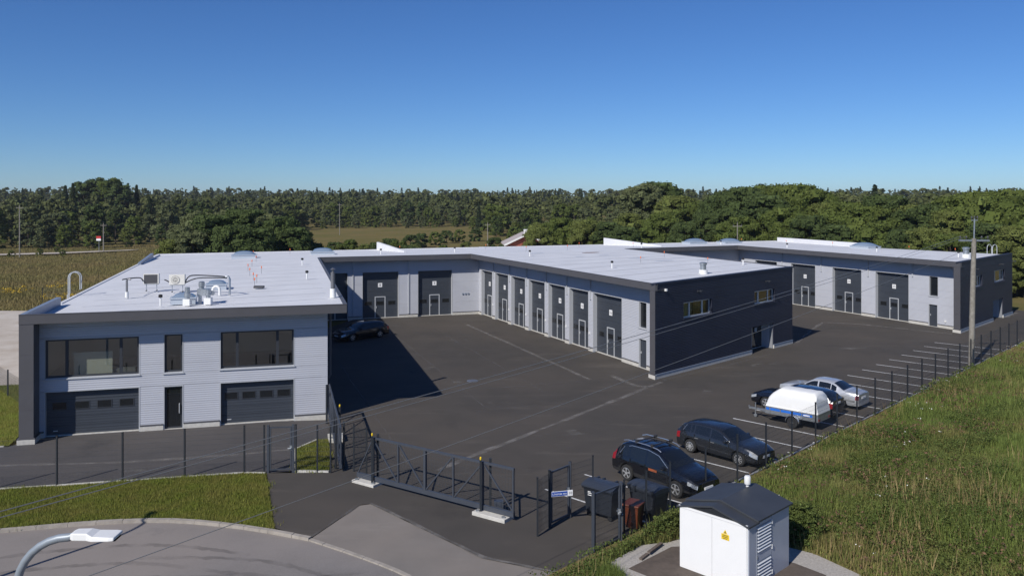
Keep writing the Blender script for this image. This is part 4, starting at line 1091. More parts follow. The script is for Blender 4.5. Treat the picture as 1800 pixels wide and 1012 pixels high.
container('black four wheeled waste container with white print behind the gates', (3.32, 30.15), R(-40))
container('black domed lid waste container half hidden by leafy weeds', (5.0, 30.35), R(130), h=.95)
bb = thing('brown_bin', 'reddish brown wheeled bin standing in front of the fence among weeds', 'bin', (4.25, 28.95, 0), R(-30))
mb = MB(); mb.add([(-.21, -.24, .12), (.21, -.24, .12), (.21, .24, .12), (-.21, .24, .12), (-.28, -.33, .88), (.28, -.33, .88), (.28, .33, .88), (-.28, .33, .88)], [(0, 3, 2, 1), (4, 5, 6, 7), (0, 1, 5, 4), (1, 2, 6, 5), (2, 3, 7, 6), (3, 0, 4, 7)]); mb.build('tub', 'brown', bb, local=True, bevel=.025)
MB().box(-.31, .31, -.37, .36, .885, .955).build('lid', 'brown', bb, local=True, bevel=.02)
MB().box(-.22, .22, .365, .42, .86, .90).build('handle', 'brown', bb, local=True)
for x in (-.25, .25): MB().lathe([(.03, -.02), (.10, -.02), (.10, .02), (.03, .02)], (x, .22, .10), 12, 'y').build('wheel', 'black', bb, local=True)

# ---------------------------------------------------------------- street lamps, poles and cables
def street_lamp(label, base, top, dirv, reach):
    l_ = thing('street_lamp', label, 'street lamp', (base[0], base[1], 0), 0, 'street lamps beside the turning circle')
    d = Vector((dirv[0], dirv[1], 0)).normalized()
    b = Vector((base[0], base[1], 0))
    pts = [b + Vector((0, 0, -.3)), b + Vector((0, 0, top - .75))]
    for i in range(1, 9):
        a = i / 8 * math.pi / 2; pts.append(b + d * (.72 * (1 - math.cos(a))) + Vector((0, 0, top - .75 + .72 * math.sin(a))))
    pts.append(b + d * reach + Vector((0, 0, top)))
    MB().tube(pts, [.085, .06] + [.055] * 8 + [.04], 14).build('pole', 'lamp', l_, smooth=60)
    MB().lathe([(.16, -.05), (.16, .02), (.10, .05)], (base[0], base[1], 0), 12).build('base_flange', 'zinc', l_)
    n = Vector((-d.y, d.x, 0)); o = b + d * (reach - .06) + Vector((0, 0, top))
    prof = [(0, .07, .04, -.04), (.05, .11, .055, -.04), (.24, .12, .055, -.04), (.33, .155, .022, -.04), (.56, .165, .015, -.035), (.63, .155, .010, -.03)]
    vs = []; fs = []
    for s, w_, zt, zb in prof: vs += [o + d * s - n * w_ + Vector((0, 0, zb)), o + d * s - n * w_ * .88 + Vector((0, 0, zt)), o + d * s + n * w_ * .88 + Vector((0, 0, zt)), o + d * s + n * w_ + Vector((0, 0, zb))]
    for i in range(len(prof) - 1):
        for k in range(4): fs.append((4 * i + k, 4 * i + (k + 1) % 4, 4 * i + 4 + (k + 1) % 4, 4 * i + 4 + k))
    fs += [(3, 2, 1, 0), tuple(4 * (len(prof) - 1) + k for k in range(4))]
    hd = MB().add([tuple(v) for v in vs], [tuple(reversed(f)) for f in fs]).build('lamp_head', 'white', l_, bevel=.012)
    MB().add([tuple(o + d * s + n * w_ + Vector((0, 0, -.044))) for s, w_ in ((.34, -.11), (.34, .11), (.64, .12), (.64, -.12))], [(0, 1, 2, 3)]).build('lens', 'dglass', hd)
    return l_
street_lamp('curved grey street lamp with flat white head over the turning circle', (-6.83, 11.45), 6.87, (1, .02), .82)
street_lamp('grey street lamp casting its curved shadow over the road kerb', (-18.3, 21.9), 7.0, (.05, 1), 1.1)

def catenary(a, b, sag, n=28):
    a = Vector(a); b = Vector(b); return [a.lerp(b, i / n) - Vector((0, 0, sag * 4 * (i / n) * (1 - i / n))) for i in range(n + 1)]
PB = Vector((31.75, 57.45, .35)); PT = Vector((32.05, 57.55, 10.15))
up_ = thing('utility_pole', 'tall weathered wooden utility pole with crossarm at the parking fence', 'utility pole', tuple(PB))
MB().tube([PB - Vector((0, 0, .8)), PB.lerp(PT, .5), PB.lerp(PT, .86)], [.20, .175, .15], 12).build('shaft', 'polewood', up_, smooth=60)
MB().tube([PB.lerp(PT, .80), PT], .05, 8).build('steel_extension', 'zinc', up_, smooth=60)
arm = PB.lerp(PT, .845)
ca = MB().bar(arm - Vector((1.0, -.1, 0)), arm + Vector((1.0, -.1, 0)), .12, .12).build('crossarm', 'zinc', up_)
for k in (-.9, -.5, .5, .9): MB().lathe([(.02, 0), (.02, .12), (.06, .13), (.07, .2), (.03, .28)], arm + Vector((k, -k * .1, .04)), 8).build('insulator', 'charcoal', ca)
tp = MB().bar(PT - Vector((.22, 0, .12)), PT + Vector((.22, 0, -.12)), .06, .06).build('top_bracket', 'zinc', up_)
for k in (-.2, .0, .2): MB().lathe([(.02, 0), (.02, .1), (.055, .11), (.06, .2), (.03, .26)], PT + Vector((k, 0, -.09)), 8).build('insulator', 'charcoal', tp)
def wire(a, b, sag, r, label):
    c = MB().tube(catenary(a, b, sag), r, 5).build('overhead_cable', 'cable', None, smooth=60); tag(c, label, 'cable', 'cables from the wooden pole')
CL = 'thin cable of the upper pair strung from the pole crossarm past the navy front'
wire(arm + Vector((-.9, .09, .3)), (-12.0, 7.2, 6.75), .30, .009, CL)
wire(arm + Vector((-.5, .05, .3)), (-12.4, 6.4, 6.75), .36, .008, CL)
wire(PB.lerp(PT, .80) + Vector((-.1, -.1, 0)), (-11.0, 12.6, 4.15), .22, .009, 'single lower overhead cable from the pole crossing over the sliding gate and verge')

def far_pole(label, x, y, h, r=.13, arms=False):
    z = float(terrain_z(x, y)); p = thing('line_pole', label, 'pole', (x, y, z))
    MB().tube([(x, y, z - .3), (x, y, z + h)], [r, r * .75], 8).build('shaft', 'polewood', p)
    MB().bar((x - .7, y, z + h - .5), (x + .7, y, z + h - .5), .10).build('crossarm', 'polewood', p)
    for k in (-.6, 0, .6): MB().lathe([(.03, 0), (.06, .1), (.03, .3)], (x + k, y, z + h - .45 if k else z + h), 6).build('insulator', 'charcoal', p)
far_pole('tall wooden line pole by the gravel road at the forest edge', -99.0, 167, 10.5)
far_pole('wooden line pole next to the red and white road sign', -90.5, 184, 6.5)
far_pole('thin line pole standing in the far meadow before the wood', -57.5, 277, 10.5)
far_pole('line pole on the dry field beyond the white parapet wedge', -6.0, 205, 5.8)
far_pole('slender pole rising behind the paired domed skylights', 34.2, 126, 8.0, .09)
rs = thing('road_sign', 'small red and white road sign at the dark forest edge', 'sign', (-91.5, 184, -.12))
MB().tube([(-91.5, 184, -.3), (-91.5, 184, 3.2)], .06, 6).build('post', 'zinc', rs)
MB().box(-92.0, -91.0, 183.8, 183.9, 2.3, 2.75).build('white_panel', 'signwhite', rs); MB().box(-92.0, -91.0, 183.8, 183.9, 2.8, 3.3).build('red_panel', mat('sign_red', (.5, .03, .03), .5), rs)
structure(sheet('forest_track', [(-140, 160), (-118, 164), (-96, 175), (-86, 186), (-85, 190), (-97, 180), (-118, 169), (-140, 165)], .02, 'fillgravel'))

# far house seen over the roof
fh = thing('farm_house', 'small red brick house with white gable boards half hidden behind the roof edge', 'house', (2.6, 146, 0), R(4))
def fb(x0, x1, y0, y1, z0, z1, name, m, par=None): return MB().box(x0, x1, y0, y1, z0, z1).build(name, m, par or fh, local=True)
brick = mat('red_brick', (.30, .085, .055), .85, var=.3, vscale=3)
fw = MB(); fw.add([(-3.4, 0, -.2), (3.4, 0, -.2), (3.4, 0, 3.55), (0, 0, 5.15), (-3.4, 0, 3.55), (-3.4, 9, -.2), (3.4, 9, -.2), (3.4, 9, 3.55), (0, 9, 5.15), (-3.4, 9, 3.55)],
    [(0, 1, 2, 3, 4), (9, 8, 7, 6, 5), (0, 4, 9, 5), (1, 6, 7, 2)]); fw.build('wall', brick, fh, local=True)
for sd in (-1, 1):
    rm = MB(); e0 = (sd * 4.0, 3.33); r0 = (0, 5.22)
    rm.add([(e0[0], -.6, e0[1]), (r0[0], -.6, r0[1]), (r0[0], 9.6, r0[1]), (e0[0], 9.6, e0[1]), (e0[0], -.6, e0[1] + .22), (r0[0], -.6, r0[1] + .22), (r0[0], 9.6, r0[1] + .22), (e0[0], 9.6, e0[1] + .22)],
        [(0, 1, 2, 3), (7, 6, 5, 4), (0, 4, 5, 1), (2, 6, 7, 3), (0, 3, 7, 4)])
    rf_ = rm.build('roof', mat('pale_roof_sheet', (.42, .36, .33), .6), fh, local=True)
    MB().bar((sd * 4.02, -.64, 3.42), (0, -.64, 5.33), .06, .30).build('verge_board', 'white', rf_, local=True)
ch_ = fb(-.35, .35, 2.0, 2.7, 5.0, 6.1, 'chimney', 'white')
fb(-3.9, 3.6, -1.7, -.05, 2.95, 3.2, 'porch_roof', 'white'); fb(-3.0, .2, -.06, -.01, .3, 2.8, 'porch_opening', 'dglass')
for x in (-3.7, -.2, 3.3): fb(x, x + .25, -1.6, -1.35, -.2, 2.95, 'porch_post', 'white')
fb(-8.2, -3.6, 1.0, 7, -.2, 2.75, 'side_shed', 'white')

# ---------------------------------------------------------------- air conditioners on the roof
def ac(label, x, y, rz, fan=True):
    z = roof_z(x, y); a = thing('air_conditioner', label, 'air conditioner', (x, y, z), rz)
    for k in (-.30, .30):
        MB().box(k - .02, k + .02, -.16, .16, .0, .05).build('foot', 'black', a, local=True)
        MB().box(k - .02, k + .02, -.03, .03, .05, .44).build('stand_leg', 'zinc', a, local=True)
    MB().box(-.42, .42, -.03, .03, .40, .44).build('stand_rail', 'zinc', a, local=True)
    b = MB().box(-.45, .45, -.17, .17, .45, 1.07).build('casing', 'ivory', a, local=True, bevel=.02)
    if fan:
        MB().lathe([(.255, -.176), (.255, -.190), (.20, -.190)], (-.09, 0, .76), 24, 'y').build('fan_ring', 'ivory', b, local=True)
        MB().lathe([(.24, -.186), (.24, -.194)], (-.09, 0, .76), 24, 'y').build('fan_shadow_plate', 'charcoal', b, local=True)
        gr = MB()
        for r in (.06, .11, .16, .21): gr.lathe([(r, -.20), (r + .012, -.20), (r + .012, -.206), (r, -.206)], (-.09, 0, .76), 24, 'y')
        gr.build('fan_grille', 'ivory', b, local=True)
    else:
        MB().box(-.41, .37, -.181, -.171, .49, 1.03).build('coil_face', 'charcoal', b, local=True)
    return a
a1 = ac('rooftop air conditioner showing its dark coil face', -22.3, 51.4, R(12), False)
a2 = ac('ivory rooftop air conditioner showing its round fan grille', -20.3, 50.4, R(12))
def hose(root, pts): MB().tube(smooth3(pts), .035, 6).build('hose', 'cableblack', root, smooth=60, local=True)
def smooth3(p, k=5):
    P_ = [Vector(p[0])] + [Vector(q) for q in p] + [Vector(p[-1])]; out = []
    for i in range(1, len(P_) - 2):
        a, b, c, d = P_[i - 1:i + 3]
        for s in range(k):
            t = s / k; out.append(.5 * (2 * b + (c - a) * t + (2 * a - 5 * b + 4 * c - d) * t * t + (3 * b - a - 3 * c + d) * t ** 3))
    out.append(Vector(p[-1])); return out
hose(a1, [(-.45, -.1, .6), (-.6, -.3, .85), (-.9, -1.6, .95), (-1.0, -2.9, 1.0)])
hose(a2, [(.45, 0, .6), (.7, -.3, .95), (1.3, -1.2, 1.1), (2.6, -2.2, 1.12), (3.2, -2.9, 1.12)]); hose(a2, [(.45, .05, .55), (.85, -.4, .75), (1.5, -1.3, .95), (2.7, -2.2, 1.02), (3.2, -2.95, 1.06)])
hose(a2, [(-.45, 0, .6), (-.6, 0, .7), (-.75, .1, .75)])

# ---------------------------------------------------------------- vehicles
def car_paint(name, rgb, metal=.3, rough=.28):
    m = mat(name, rgb, rough, metal, coat=.8, var=.06, vscale=.8); return m
M['carglass'] = mat('car_glass', (0.010, 0.012, 0.014), .03, spec=.75)
M['tyre'] = mat('tyre_rubber', (0.018, 0.018, 0.018), .85)
M['rim'] = mat('alloy_rim', (0.55, 0.56, 0.57), .3, .6)
M['clad'] = mat('plastic_cladding', (0.03, 0.03, 0.032), .6)
M['headlight'] = mat('headlight_lens', (0.42, 0.45, 0.48), .08, .2, coat=1.0)
M['taillight'] = mat('tail_light_lens', (0.26, 0.012, 0.016), .12, coat=1.0)
M['chrome'] = mat('bright_trim', (0.60, 0.61, 0.62), .22, .8)
M['seat'] = mat('seat_cover', (0.5, 0.5, 0.46), .8)
def interp(tab, x):
    if x <= tab[0][0]: return tab[0][1]
    for (a, u), (b, v) in zip(tab[:-1], tab[1:]):
        if x <= b:
            t = (x - a) / (b - a); return u + (v - u) * t
    return tab[-1][1]
def sinterp(tab, x, w=.09):
    return sum(interp(tab, x + w * k) * g for k, g in ((-2, .1), (-1, .24), (0, .32), (1, .24), (2, .1)))
def car(name, label, cat, loc, head, S, paint, group=None):
    """loft of half sections from tail (x<0) to nose (x>0); regions of the loft become the body parts"""
    c = thing(name, label, cat, (loc[0], loc[1], 0), head, group); c.scale = S.get('scale', (.97, .96, .95))
    Ln, Wd, wr = S['L'], S['W'] / 2, S['wr']
    xr, xf = S['xr'], S['xf']; Ra = wr + .065
    brk = [xr - Ra, xr + Ra, xf - Ra, xf + Ra] + [b for w in S['win'] for b in w] + list(S['ws']) + list(S['rw']) + [Ln / 2 - S.get('hl', .45), -Ln / 2 + S.get('tl', .3)]
    xs = sorted(set([round(v, 3) for v in list(np.linspace(-Ln / 2, Ln / 2, 58)) + [b for b in brk if -Ln / 2 < b < Ln / 2]]))
    xs = [x for i, x in enumerate(xs) if i == 0 or x - xs[i - 1] > .012]
    def low(x):
        z = S.get('sill', .24)
        if x > xf + .3: z += .02
        for xw in (xr, xf):
            if abs(x - xw) < Ra: z = max(z, wr + math.sqrt(max(Ra * Ra - (x - xw) ** 2, 0)) * .98)
        return z
    def hw(x):
        t = min(Ln / 2 - x, 1.1) / 1.1; u = min(x + Ln / 2, .9) / .9
        return Wd * (1 - .20 * (1 - t) ** 2.4) * (1 - .13 * (1 - u) ** 2.4)
    sec = []
    for x in xs:
        w = hw(x); zt = sinterp(S['top'], x); zb = min(sinterp(S['belt'], x), zt - .02); zl = low(x); h = zt - zb
        zs = zb - .14
        zl = min(zl, zs - .05)
        y7 = (w - .05) - min(h, .62) * S.get('tumble', .30) - (.02 if h > .2 else .0)
        z7 = zt - min(.075, h * .35)
        pts = [(w - .07, zl), (w - .012, zl + (zs - zl) * .30), (w, zs - (zs - zl) * .25), (w - .012, zs), (w - .05, zb)]
        def lp(t): return (w - .05 + (y7 - w + .05) * t, zb + (z7 - zb) * t)
        t0 = min(.09, .04 / max(h, .04)); pts += [lp(t0), lp(.5), lp(1 - t0), (y7, z7), (y7 - min(.075, .3 * h + .02), zt - min(.03, h * .14)), (y7 * .5, zt), (0, zt + .012)]
        sec.append([(x, y, z) for y, z in pts])
    nj = len(sec[0]); parts = {}
    def put(nm, quad):
        parts.setdefault(nm, MB()).add(quad, [(0, 1, 2, 3)])
        parts[nm].add([(p[0], -p[1], p[2]) for p in reversed(quad)], [(0, 1, 2, 3)])
    for i in range(len(xs) - 1):
        xm = (xs[i] + xs[i + 1]) / 2
        for j in range(nj - 1):
            q = [sec[i][j], sec[i + 1][j], sec[i + 1][j + 1], sec[i][j + 1]]
            nm = 'body'
            if j == 0: nm = 'sill_cladding' if S.get('clad') else 'body'
            zm = sum(p[2] for p in q) / 4
            if 5 <= j <= 6 and any(a < xm < b for a, b in S['win']): nm = 'side_window'
            if j >= 9 and S['ws'][0] < xm < S['ws'][1]: nm = 'windscreen'
            if j >= 9 and S['rw'][0] < xm < S['rw'][1]: nm = 'rear_window'
            if j == 3 and xm > Ln / 2 - S.get('hl', .45): nm = 'headlight'
            if S.get('tj', (2, 4))[0] <= j <= S.get('tj', (2, 4))[1] and xm < -Ln / 2 + S.get('tl', .3): nm = 'tail_light'
            put(nm, q)
    for k, flip in ((0, False), (-1, True)):
        half = sec[k]; ring = half + [(p[0], -p[1], p[2]) for p in reversed(half[:-1])]
        parts['body'].add(ring, [tuple(range(len(ring))) if flip else tuple(reversed(range(len(ring))))])
    mats = {'body': paint, 'sill_cladding': 'clad', 'side_window': 'carglass', 'windscreen': 'carglass', 'rear_window': 'carglass', 'headlight': 'headlight', 'tail_light': 'taillight'}
    for nm, mb in parts.items():
        if nm in ('side_window', 'headlight', 'tail_light'):
            # each connected pane or lamp becomes its own part: split by side and by gaps along x
            groups = {}
            for f in mb.f:
                vv = [mb.v[i] for i in f]; xm = sum(p[0] for p in vv) / 4; side = 1 if sum(p[1] for p in vv) > 0 else -1
                key = (side, next((k for k, (a, b) in enumerate(S['win']) if a < xm < b), 0) if nm == 'side_window' else 0)
                groups.setdefault(key, MB()).add(vv, [(0, 1, 2, 3)])
            for g in groups.values(): g.build(nm, mats[nm], c, local=True, smooth=40)
        else:
            me = mb.build(nm, mats[nm], c, local=True)
            bm = bmesh.new(); bm.from_mesh(me.data); bmesh.ops.remove_doubles(bm, verts=bm.verts, dist=.002); bm.to_mesh(me.data); bm.free()
            me.data.shade_smooth(); me.data.set_sharp_from_angle(angle=R(32))
    # underbody and wheel housings
    MB().box(-Ln / 2 + .18, Ln / 2 - .18, -Wd + .30, Wd - .30, .20, .62).build('underbody', 'clad', c, local=True)
    for xw in (xr, xf): MB().box(xw - Ra, xw + Ra, -Wd + .16, Wd - .16, wr * .9, wr + Ra - .02).build('wheel_housing', 'black', c, local=True)
    for xw in (xr, xf):
        for sd in (-1, 1):
            y = sd * (Wd - .125); t = .11
            w_ = MB().lathe([(wr * .66, -t), (wr * .93, -t * .98), (wr, -t * .72), (wr, t * .72), (wr * .93, t * .98), (wr * .66, t)], (xw, y, wr), 26, 'y').build('wheel', 'tyre', c, local=True, smooth=40)
            f = y + sd * t * .86
            MB().lathe([(wr * .66, 0), (wr * .69, .012), (wr * .60, .02), (wr * .60, 0)] if sd > 0 else [(wr * .66, 0), (wr * .69, -.012), (wr * .60, -.02), (wr * .60, 0)], (xw, f, wr), 26, 'y').build('rim', 'rim', w_, local=True)
            MB().lathe([(wr * .62, 0), (wr * .62, .004)], (xw, f - sd * .055, wr), 20, 'y').build('brake_shadow_disc', 'black', w_, local=True)
            sp = MB(); ns = S.get('spokes', 5)
            for k in range(ns):
                a = 2 * math.pi * k / ns + .3
                for da in ((-.13, .13) if ns <= 5 else (0,)):
                    p = Vector((math.cos(a + da) * wr * .63, 0, math.sin(a + da) * wr * .63)); q = Vector((math.cos(a) * wr * .10, 0, math.sin(a) * wr * .10))
                    o = Vector((xw, f + sd * .004, wr)); sp.bar(o + q, o + p, wr * .10, .03, up=(0, 1, 0))
            sp.lathe([(wr * .17, -.02), (wr * .17, .02)], (xw, f + sd * .004, wr), 12, 'y')
            sp.build('spokes', 'rim', w_, local=True)
    # mirrors, handles, plates, grille
    xm = S['mirror']; zb = sinterp(S['belt'], xm)
    for sd in (-1, 1):
        MB().box(xm - .10, xm + .06, sd * (hw(xm) + .01) - .10, sd * (hw(xm) + .01) + .10, zb + .01, zb + .15).build('mirror', paint, c, local=True, bevel=.04)
        for xh in S['handles']:
            y = hw(xh) + .004; MB().box(xh - .10, xh + .10, sd * y - .02, sd * y + .02, zb - .13, zb - .10).build('door_handle', S.get('handle_mat', paint), c, local=True)
        for xd in S['seams']:
            y = hw(xd) - .008; zl = low(xd)
            MB().box(xd - .006, xd + .006, sd * y - .012, sd * y + .012, max(zl, .3) + .06, sinterp(S['belt'], xd) - .01).build('door_seam', 'black', c, local=True)
    wf, wb = hw(Ln / 2), hw(-Ln / 2)
    zg = S['grille']; MB().box(Ln / 2 - .02, Ln / 2 + .015, -wf * .55, wf * .55, zg[0], zg[1]).build('grille', 'black', c, local=True)
    MB().box(Ln / 2 - .02, Ln / 2 + .012, -wf * .80, wf * .80, .28, .44).build('lower_intake', 'clad', c, local=True)
    MB().box(Ln / 2 + .002, Ln / 2 + .030, -.26, .26, .46, .57).build('number_plate', 'signwhite', c, local=True)
    zp = S.get('rplate', .75); MB().box(-Ln / 2 - .020, -Ln / 2 + .01, -.26, .26, zp, zp + .11).build('number_plate', 'signwhite', c, local=True)
    return c, hw
HN = math.atan2(N[1], N[0])
# black sport utility vehicle
S1 = dict(scale=(.955, .95, .92), L=4.56, W=1.82, wr=.35, xr=-1.36, xf=1.30, sill=.30, clad=True, top=[(-2.28, .98), (-2.20, 1.15), (-1.98, 1.42), (-1.7, 1.62), (-1.2, 1.69), (-.3, 1.70), (.25, 1.62), (.62, 1.42), (1.18, 1.08), (1.7, 1.00), (2.12, .86), (2.28, .70)],
          belt=[(-2.28, .90), (-1.6, 1.06), (-.5, 1.02), (.9, .98), (1.6, .90), (2.28, .68)], win=[(-1.72, -1.28), (-1.22, -.36), (-.28, .80)], ws=(.34, 1.10), rw=(-2.12, -1.72), mirror=.72, handles=(-.42, .50 - .9 * 0 - .95), seams=(-.32, .88, -1.15), grille=(.60, .76), hl=.42, tl=.22, tj=(3, 8), spokes=5, rplate=.80)
p = (6.15, 33.5)
suv, hw1 = car('parked_suv', 'black sport utility vehicle with roof bars parked nose to the fence', 'car', p, HN - .115, S1, car_paint('black_car_paint', (.008, .009, .013), .2, .18))
for sd in (-1, 1):
    rr = MB().tube([(-1.75, sd * .60, 1.66), (-1.5, sd * .625, 1.735), (-.4, sd * .635, 1.76), (.15, sd * .615, 1.70), (.33, sd * .60, 1.62)], .022, 6).build('roof_rail', 'chrome', suv, local=True, smooth=60)
    MB().tube([(-1.80, sd * .80, 1.13), (-1.62, sd * .70, 1.42), (-1.2, sd * .665, 1.55), (-.3, sd * .665, 1.575), (.3, sd * .70, 1.47), (.85, sd * .80, 1.10)], .014, 5).build('window_trim', 'chrome', suv, local=True)
    MB().box(-.10, .35, sd * .912 - .004, sd * .912 + .004, .80, .90).build('door_decal', mat('orange_decal', (.30, .08, .03), .5), suv, local=True)
for x in (-1.0, -.15):
    MB().box(x - .03, x + .03, -.66, .66, 1.765, 1.80).build('roof_bar', 'clad', suv, local=True)
    for sd in (-1, 1): MB().box(x - .06, x + .06, sd * .60 - .05, sd * .60 + .05, 1.70, 1.84).build('bar_foot', 'clad', suv, local=True)
# dark grey hatchback
S2 = dict(scale=(.965, .96, .935), L=4.36, W=1.79, wr=.32, xr=-1.34, xf=1.31, sill=.24, top=[(-2.18, .92), (-2.10, 1.10), (-1.92, 1.30), (-1.55, 1.43), (-.9, 1.48), (-.2, 1.475), (.22, 1.40), (.65, 1.18), (1.12, .96), (1.7, .89), (2.05, .77), (2.18, .62)],
          belt=[(-2.18, .86), (-1.5, .98), (-.3, .95), (.9, .90), (1.6, .82), (2.18, .60)], win=[(-1.72, -1.36), (-1.30, -1.14), (-1.08, -.26), (-.18, .76)], ws=(.26, 1.06), rw=(-2.06, -1.62), mirror=.66, handles=(-.95, -.05), seams=(-.22, .82, -1.08), grille=(.52, .68), hl=.36, tl=.22, tj=(2, 4), spokes=10, handle_mat='chrome', rplate=.72)
p = (9.55, 37.28)
hb_, _ = car('parked_hatchback', 'dark grey hatchback parked nose to the fence beside the black sport utility vehicle', 'car', p, HN - .09, S2, car_paint('grey_car_paint', (.030, .034, .042), .45, .25))
for sd in (-1, 1): MB().tube([(-1.78, sd * .79, 1.02), (-1.62, sd * .70, 1.27), (-1.0, sd * .655, 1.37), (-.2, sd * .66, 1.37), (.28, sd * .70, 1.24), (.82, sd * .79, .98)], .011, 5).build('window_trim', 'chrome', hb_, local=True)
# black estate car
S3 = dict(L=4.76, W=1.81, wr=.33, xr=-1.40, xf=1.41, sill=.22, top=[(-2.38, .95), (-2.28, 1.10), (-1.95, 1.34), (-1.5, 1.44), (-.7, 1.47), (0, 1.45), (.4, 1.32), (1.0, 1.0), (1.2, .96), (1.8, .90), (2.2, .78), (2.38, .62)],
          belt=[(-2.38, .88), (-1.5, .96), (0, .93), (1.0, .89), (1.8, .80), (2.38, .60)], win=[(-1.90, -1.30), (-1.22, -.42), (-.34, .66)], ws=(.20, .98), rw=(-2.26, -1.80), mirror=.58, handles=(-1.05, -.20), seams=(-.38, .72, -1.2), grille=(.52, .68), hl=.36, tl=.25, tj=(2, 4), spokes=5, rplate=.78)
p = tq(12.25, -3.30)
est, _ = car('parked_estate_car', 'black estate car backed up to the fence behind the white covered trailer', 'car', p, HN + math.pi, S3, car_paint('estate_black_paint', (.009, .011, .018), .2, .15))
# silver saloon
S4 = dict(L=4.75, W=1.74, wr=.315, xr=-1.35, xf=1.45, sill=.24, tumble=.36, top=[(-2.37, .86), (-2.25, .96), (-1.75, 1.00), (-1.55, 1.03), (-.92, 1.38), (-.6, 1.43), (0, 1.44), (.35, 1.40), (.95, 1.02), (1.15, .97), (1.8, .92), (2.25, .84), (2.37, .74)],
          belt=[(-2.37, .84), (-1.5, .93), (0, .91), (1.0, .90), (1.8, .86), (2.37, .72)], win=[(-1.12, -.82), (-.78, -.08), (.0, .70)], ws=(.34, .98), rw=(-1.54, -.92), mirror=.62, handles=(-.75, .15), seams=(-.04, .80, -.95), grille=(.56, .80), hl=.25, tl=.16, tj=(2, 3), spokes=8, rplate=.62)
p = tq(15.1, -3.05)
sal, _ = car('parked_saloon', 'silver saloon car backed up to the fence at the end of the row', 'car', p, HN + math.pi - .02, S4, car_paint('silver_car_paint', (.52, .54, .57), .35, .3))
for sd in (-1, 1): MB().box(-2.2, 2.1, sd * .868 - .012, sd * .868 + .008, .52, .60).build('side_moulding', 'rim', sal, local=True)
# dark car in the shade of the left wing
S5 = dict(S3); S5.update(L=4.85)
ang = math.atan2(-.735, -.68)
car('dark_estate_car', 'black estate car standing in the deep shade of the left wing', 'car', (-12.5, 68.6), math.atan2(-3.6, -3.5), S5, car_paint('shade_car_paint', (.010, .010, .013), .2, .2))

# covered trailer
tc_ = tq(9.50, -1.95)
tr = thing('covered_trailer', 'galvanised trailer with blue stripe and white plastic cover', 'trailer', (tc_[0], tc_[1], 0), HN + math.pi); tr.scale = (.95, .95, .95)
TL, TW = 2.95, 1.50
tb_ = MB().box(-TL / 2, TL / 2, -TW / 2, TW / 2, .50, .54).build('floor', 'zinc', tr, local=True)
for nm, a in (('side_board', (-TL / 2, TL / 2, TW / 2 - .03, TW / 2, .545, .90)), ('side_board', (-TL / 2, TL / 2, -TW / 2, -TW / 2 + .03, .545, .90)), ('front_board', (TL / 2 - .03, TL / 2 - .002, -TW / 2 + .031, TW / 2 - .031, .545, .90)), ('tailgate', (-TL / 2 + .002, -TL / 2 + .03, -TW / 2 + .031, TW / 2 - .031, .545, .90))):
    MB().box(*a).build(nm, 'zinc', tr, local=True)
M['stripe'] = mat('blue_stripe', (.02, .14, .55), .4)
for sd in (-1, 1):
    MB().box(-TL / 2 + .25, TL / 2 - .05, sd * (TW / 2 + .004) - .003, sd * (TW / 2 + .004) + .003, .70, .83).build('blue_stripe', 'stripe', tr, local=True)
    for x in (-1.2, -.6, .6, 1.2): MB().box(x - .025, x + .025, sd * (TW / 2 + .015) - .012, sd * (TW / 2 + .015) + .012, .52, .89).build('stake', 'zinc', tr, local=True)
    MB().box(-TL / 2 + .45, -TL / 2 + .80, sd * (TW / 2 + .009) - .002, sd * (TW / 2 + .009) + .002, .73, .79).build('brand_print', 'signwhite', tr, local=True)
    y = sd * (TW / 2 + .13)
    w_ = MB().lathe([(.18, -.08), (.28, -.08), (.30, -.05), (.30, .05), (.28, .08), (.18, .08)], (-.15, y, .30), 24, 'y').build('wheel', 'tyre', tr, local=True, smooth=40)
    MB().lathe([(.19, -.06), (.19, .06), (.10, .065), (.05, .085)] if sd > 0 else [(.05, -.085), (.10, -.065), (.19, -.06), (.19, .06)], (-.15, y, .30), 20, 'y').build('rim', 'rim', w_, local=True)
    vs = []; fs = []
    for k in range(11):
        a = math.pi * (.02 + .96 * k / 10); 
        for yy in (y - .12, y + .12): vs.append((-.15 + .38 * math.cos(a), yy, .30 + .38 * math.sin(a)))
    fs = [(2 * k, 2 * k + 1, 2 * k + 3, 2 * k + 2) for k in range(10)]
    fd = MB().add(vs, fs).build('mudguard', 'chrome', tr, local=True, smooth=60)
    md = fd.modifiers.new('thick', 'SOLIDIFY'); md.thickness = .012
    MB().box(-TL / 2 - .02, -TL / 2 + .0, sd * .62 - .09, sd * .62 + .09, .56, .66).build('tail_light', 'taillight', tr, local=True)
MB().bar((0, -TW / 2 - .1, .32), (0, TW / 2 + .1, .32), .07).build('axle', 'zinc', tr, local=True)
MB().bar((-.4, 0, .44), (TL / 2 + 1.35, 0, .44), .09, .10).build('drawbar', 'zinc', tr, local=True)
for sd in (-1, 1): MB().bar((TL / 2 - .1, sd * .5, .44), (TL / 2 + .9, 0, .44), .05).build('drawbar_stay', 'zinc', tr, local=True)
MB().lathe([(.04, .0), (.06, .05), (.05, .12)], (TL / 2 + 1.35, 0, .44), 10).build('coupling', 'steel', tr, local=True)
jw = MB(); jw.bar((TL / 2 + .9, .12, .1), (TL / 2 + .9, .12, .8), .05); jw.lathe([(.09, -.03), (.09, .03)], (TL / 2 + .9, .12, .10), 12, 'y'); jw.build('jockey_wheel', 'zinc', tr, local=True)
vs = []; fs = []; nx, ny = 20, 17
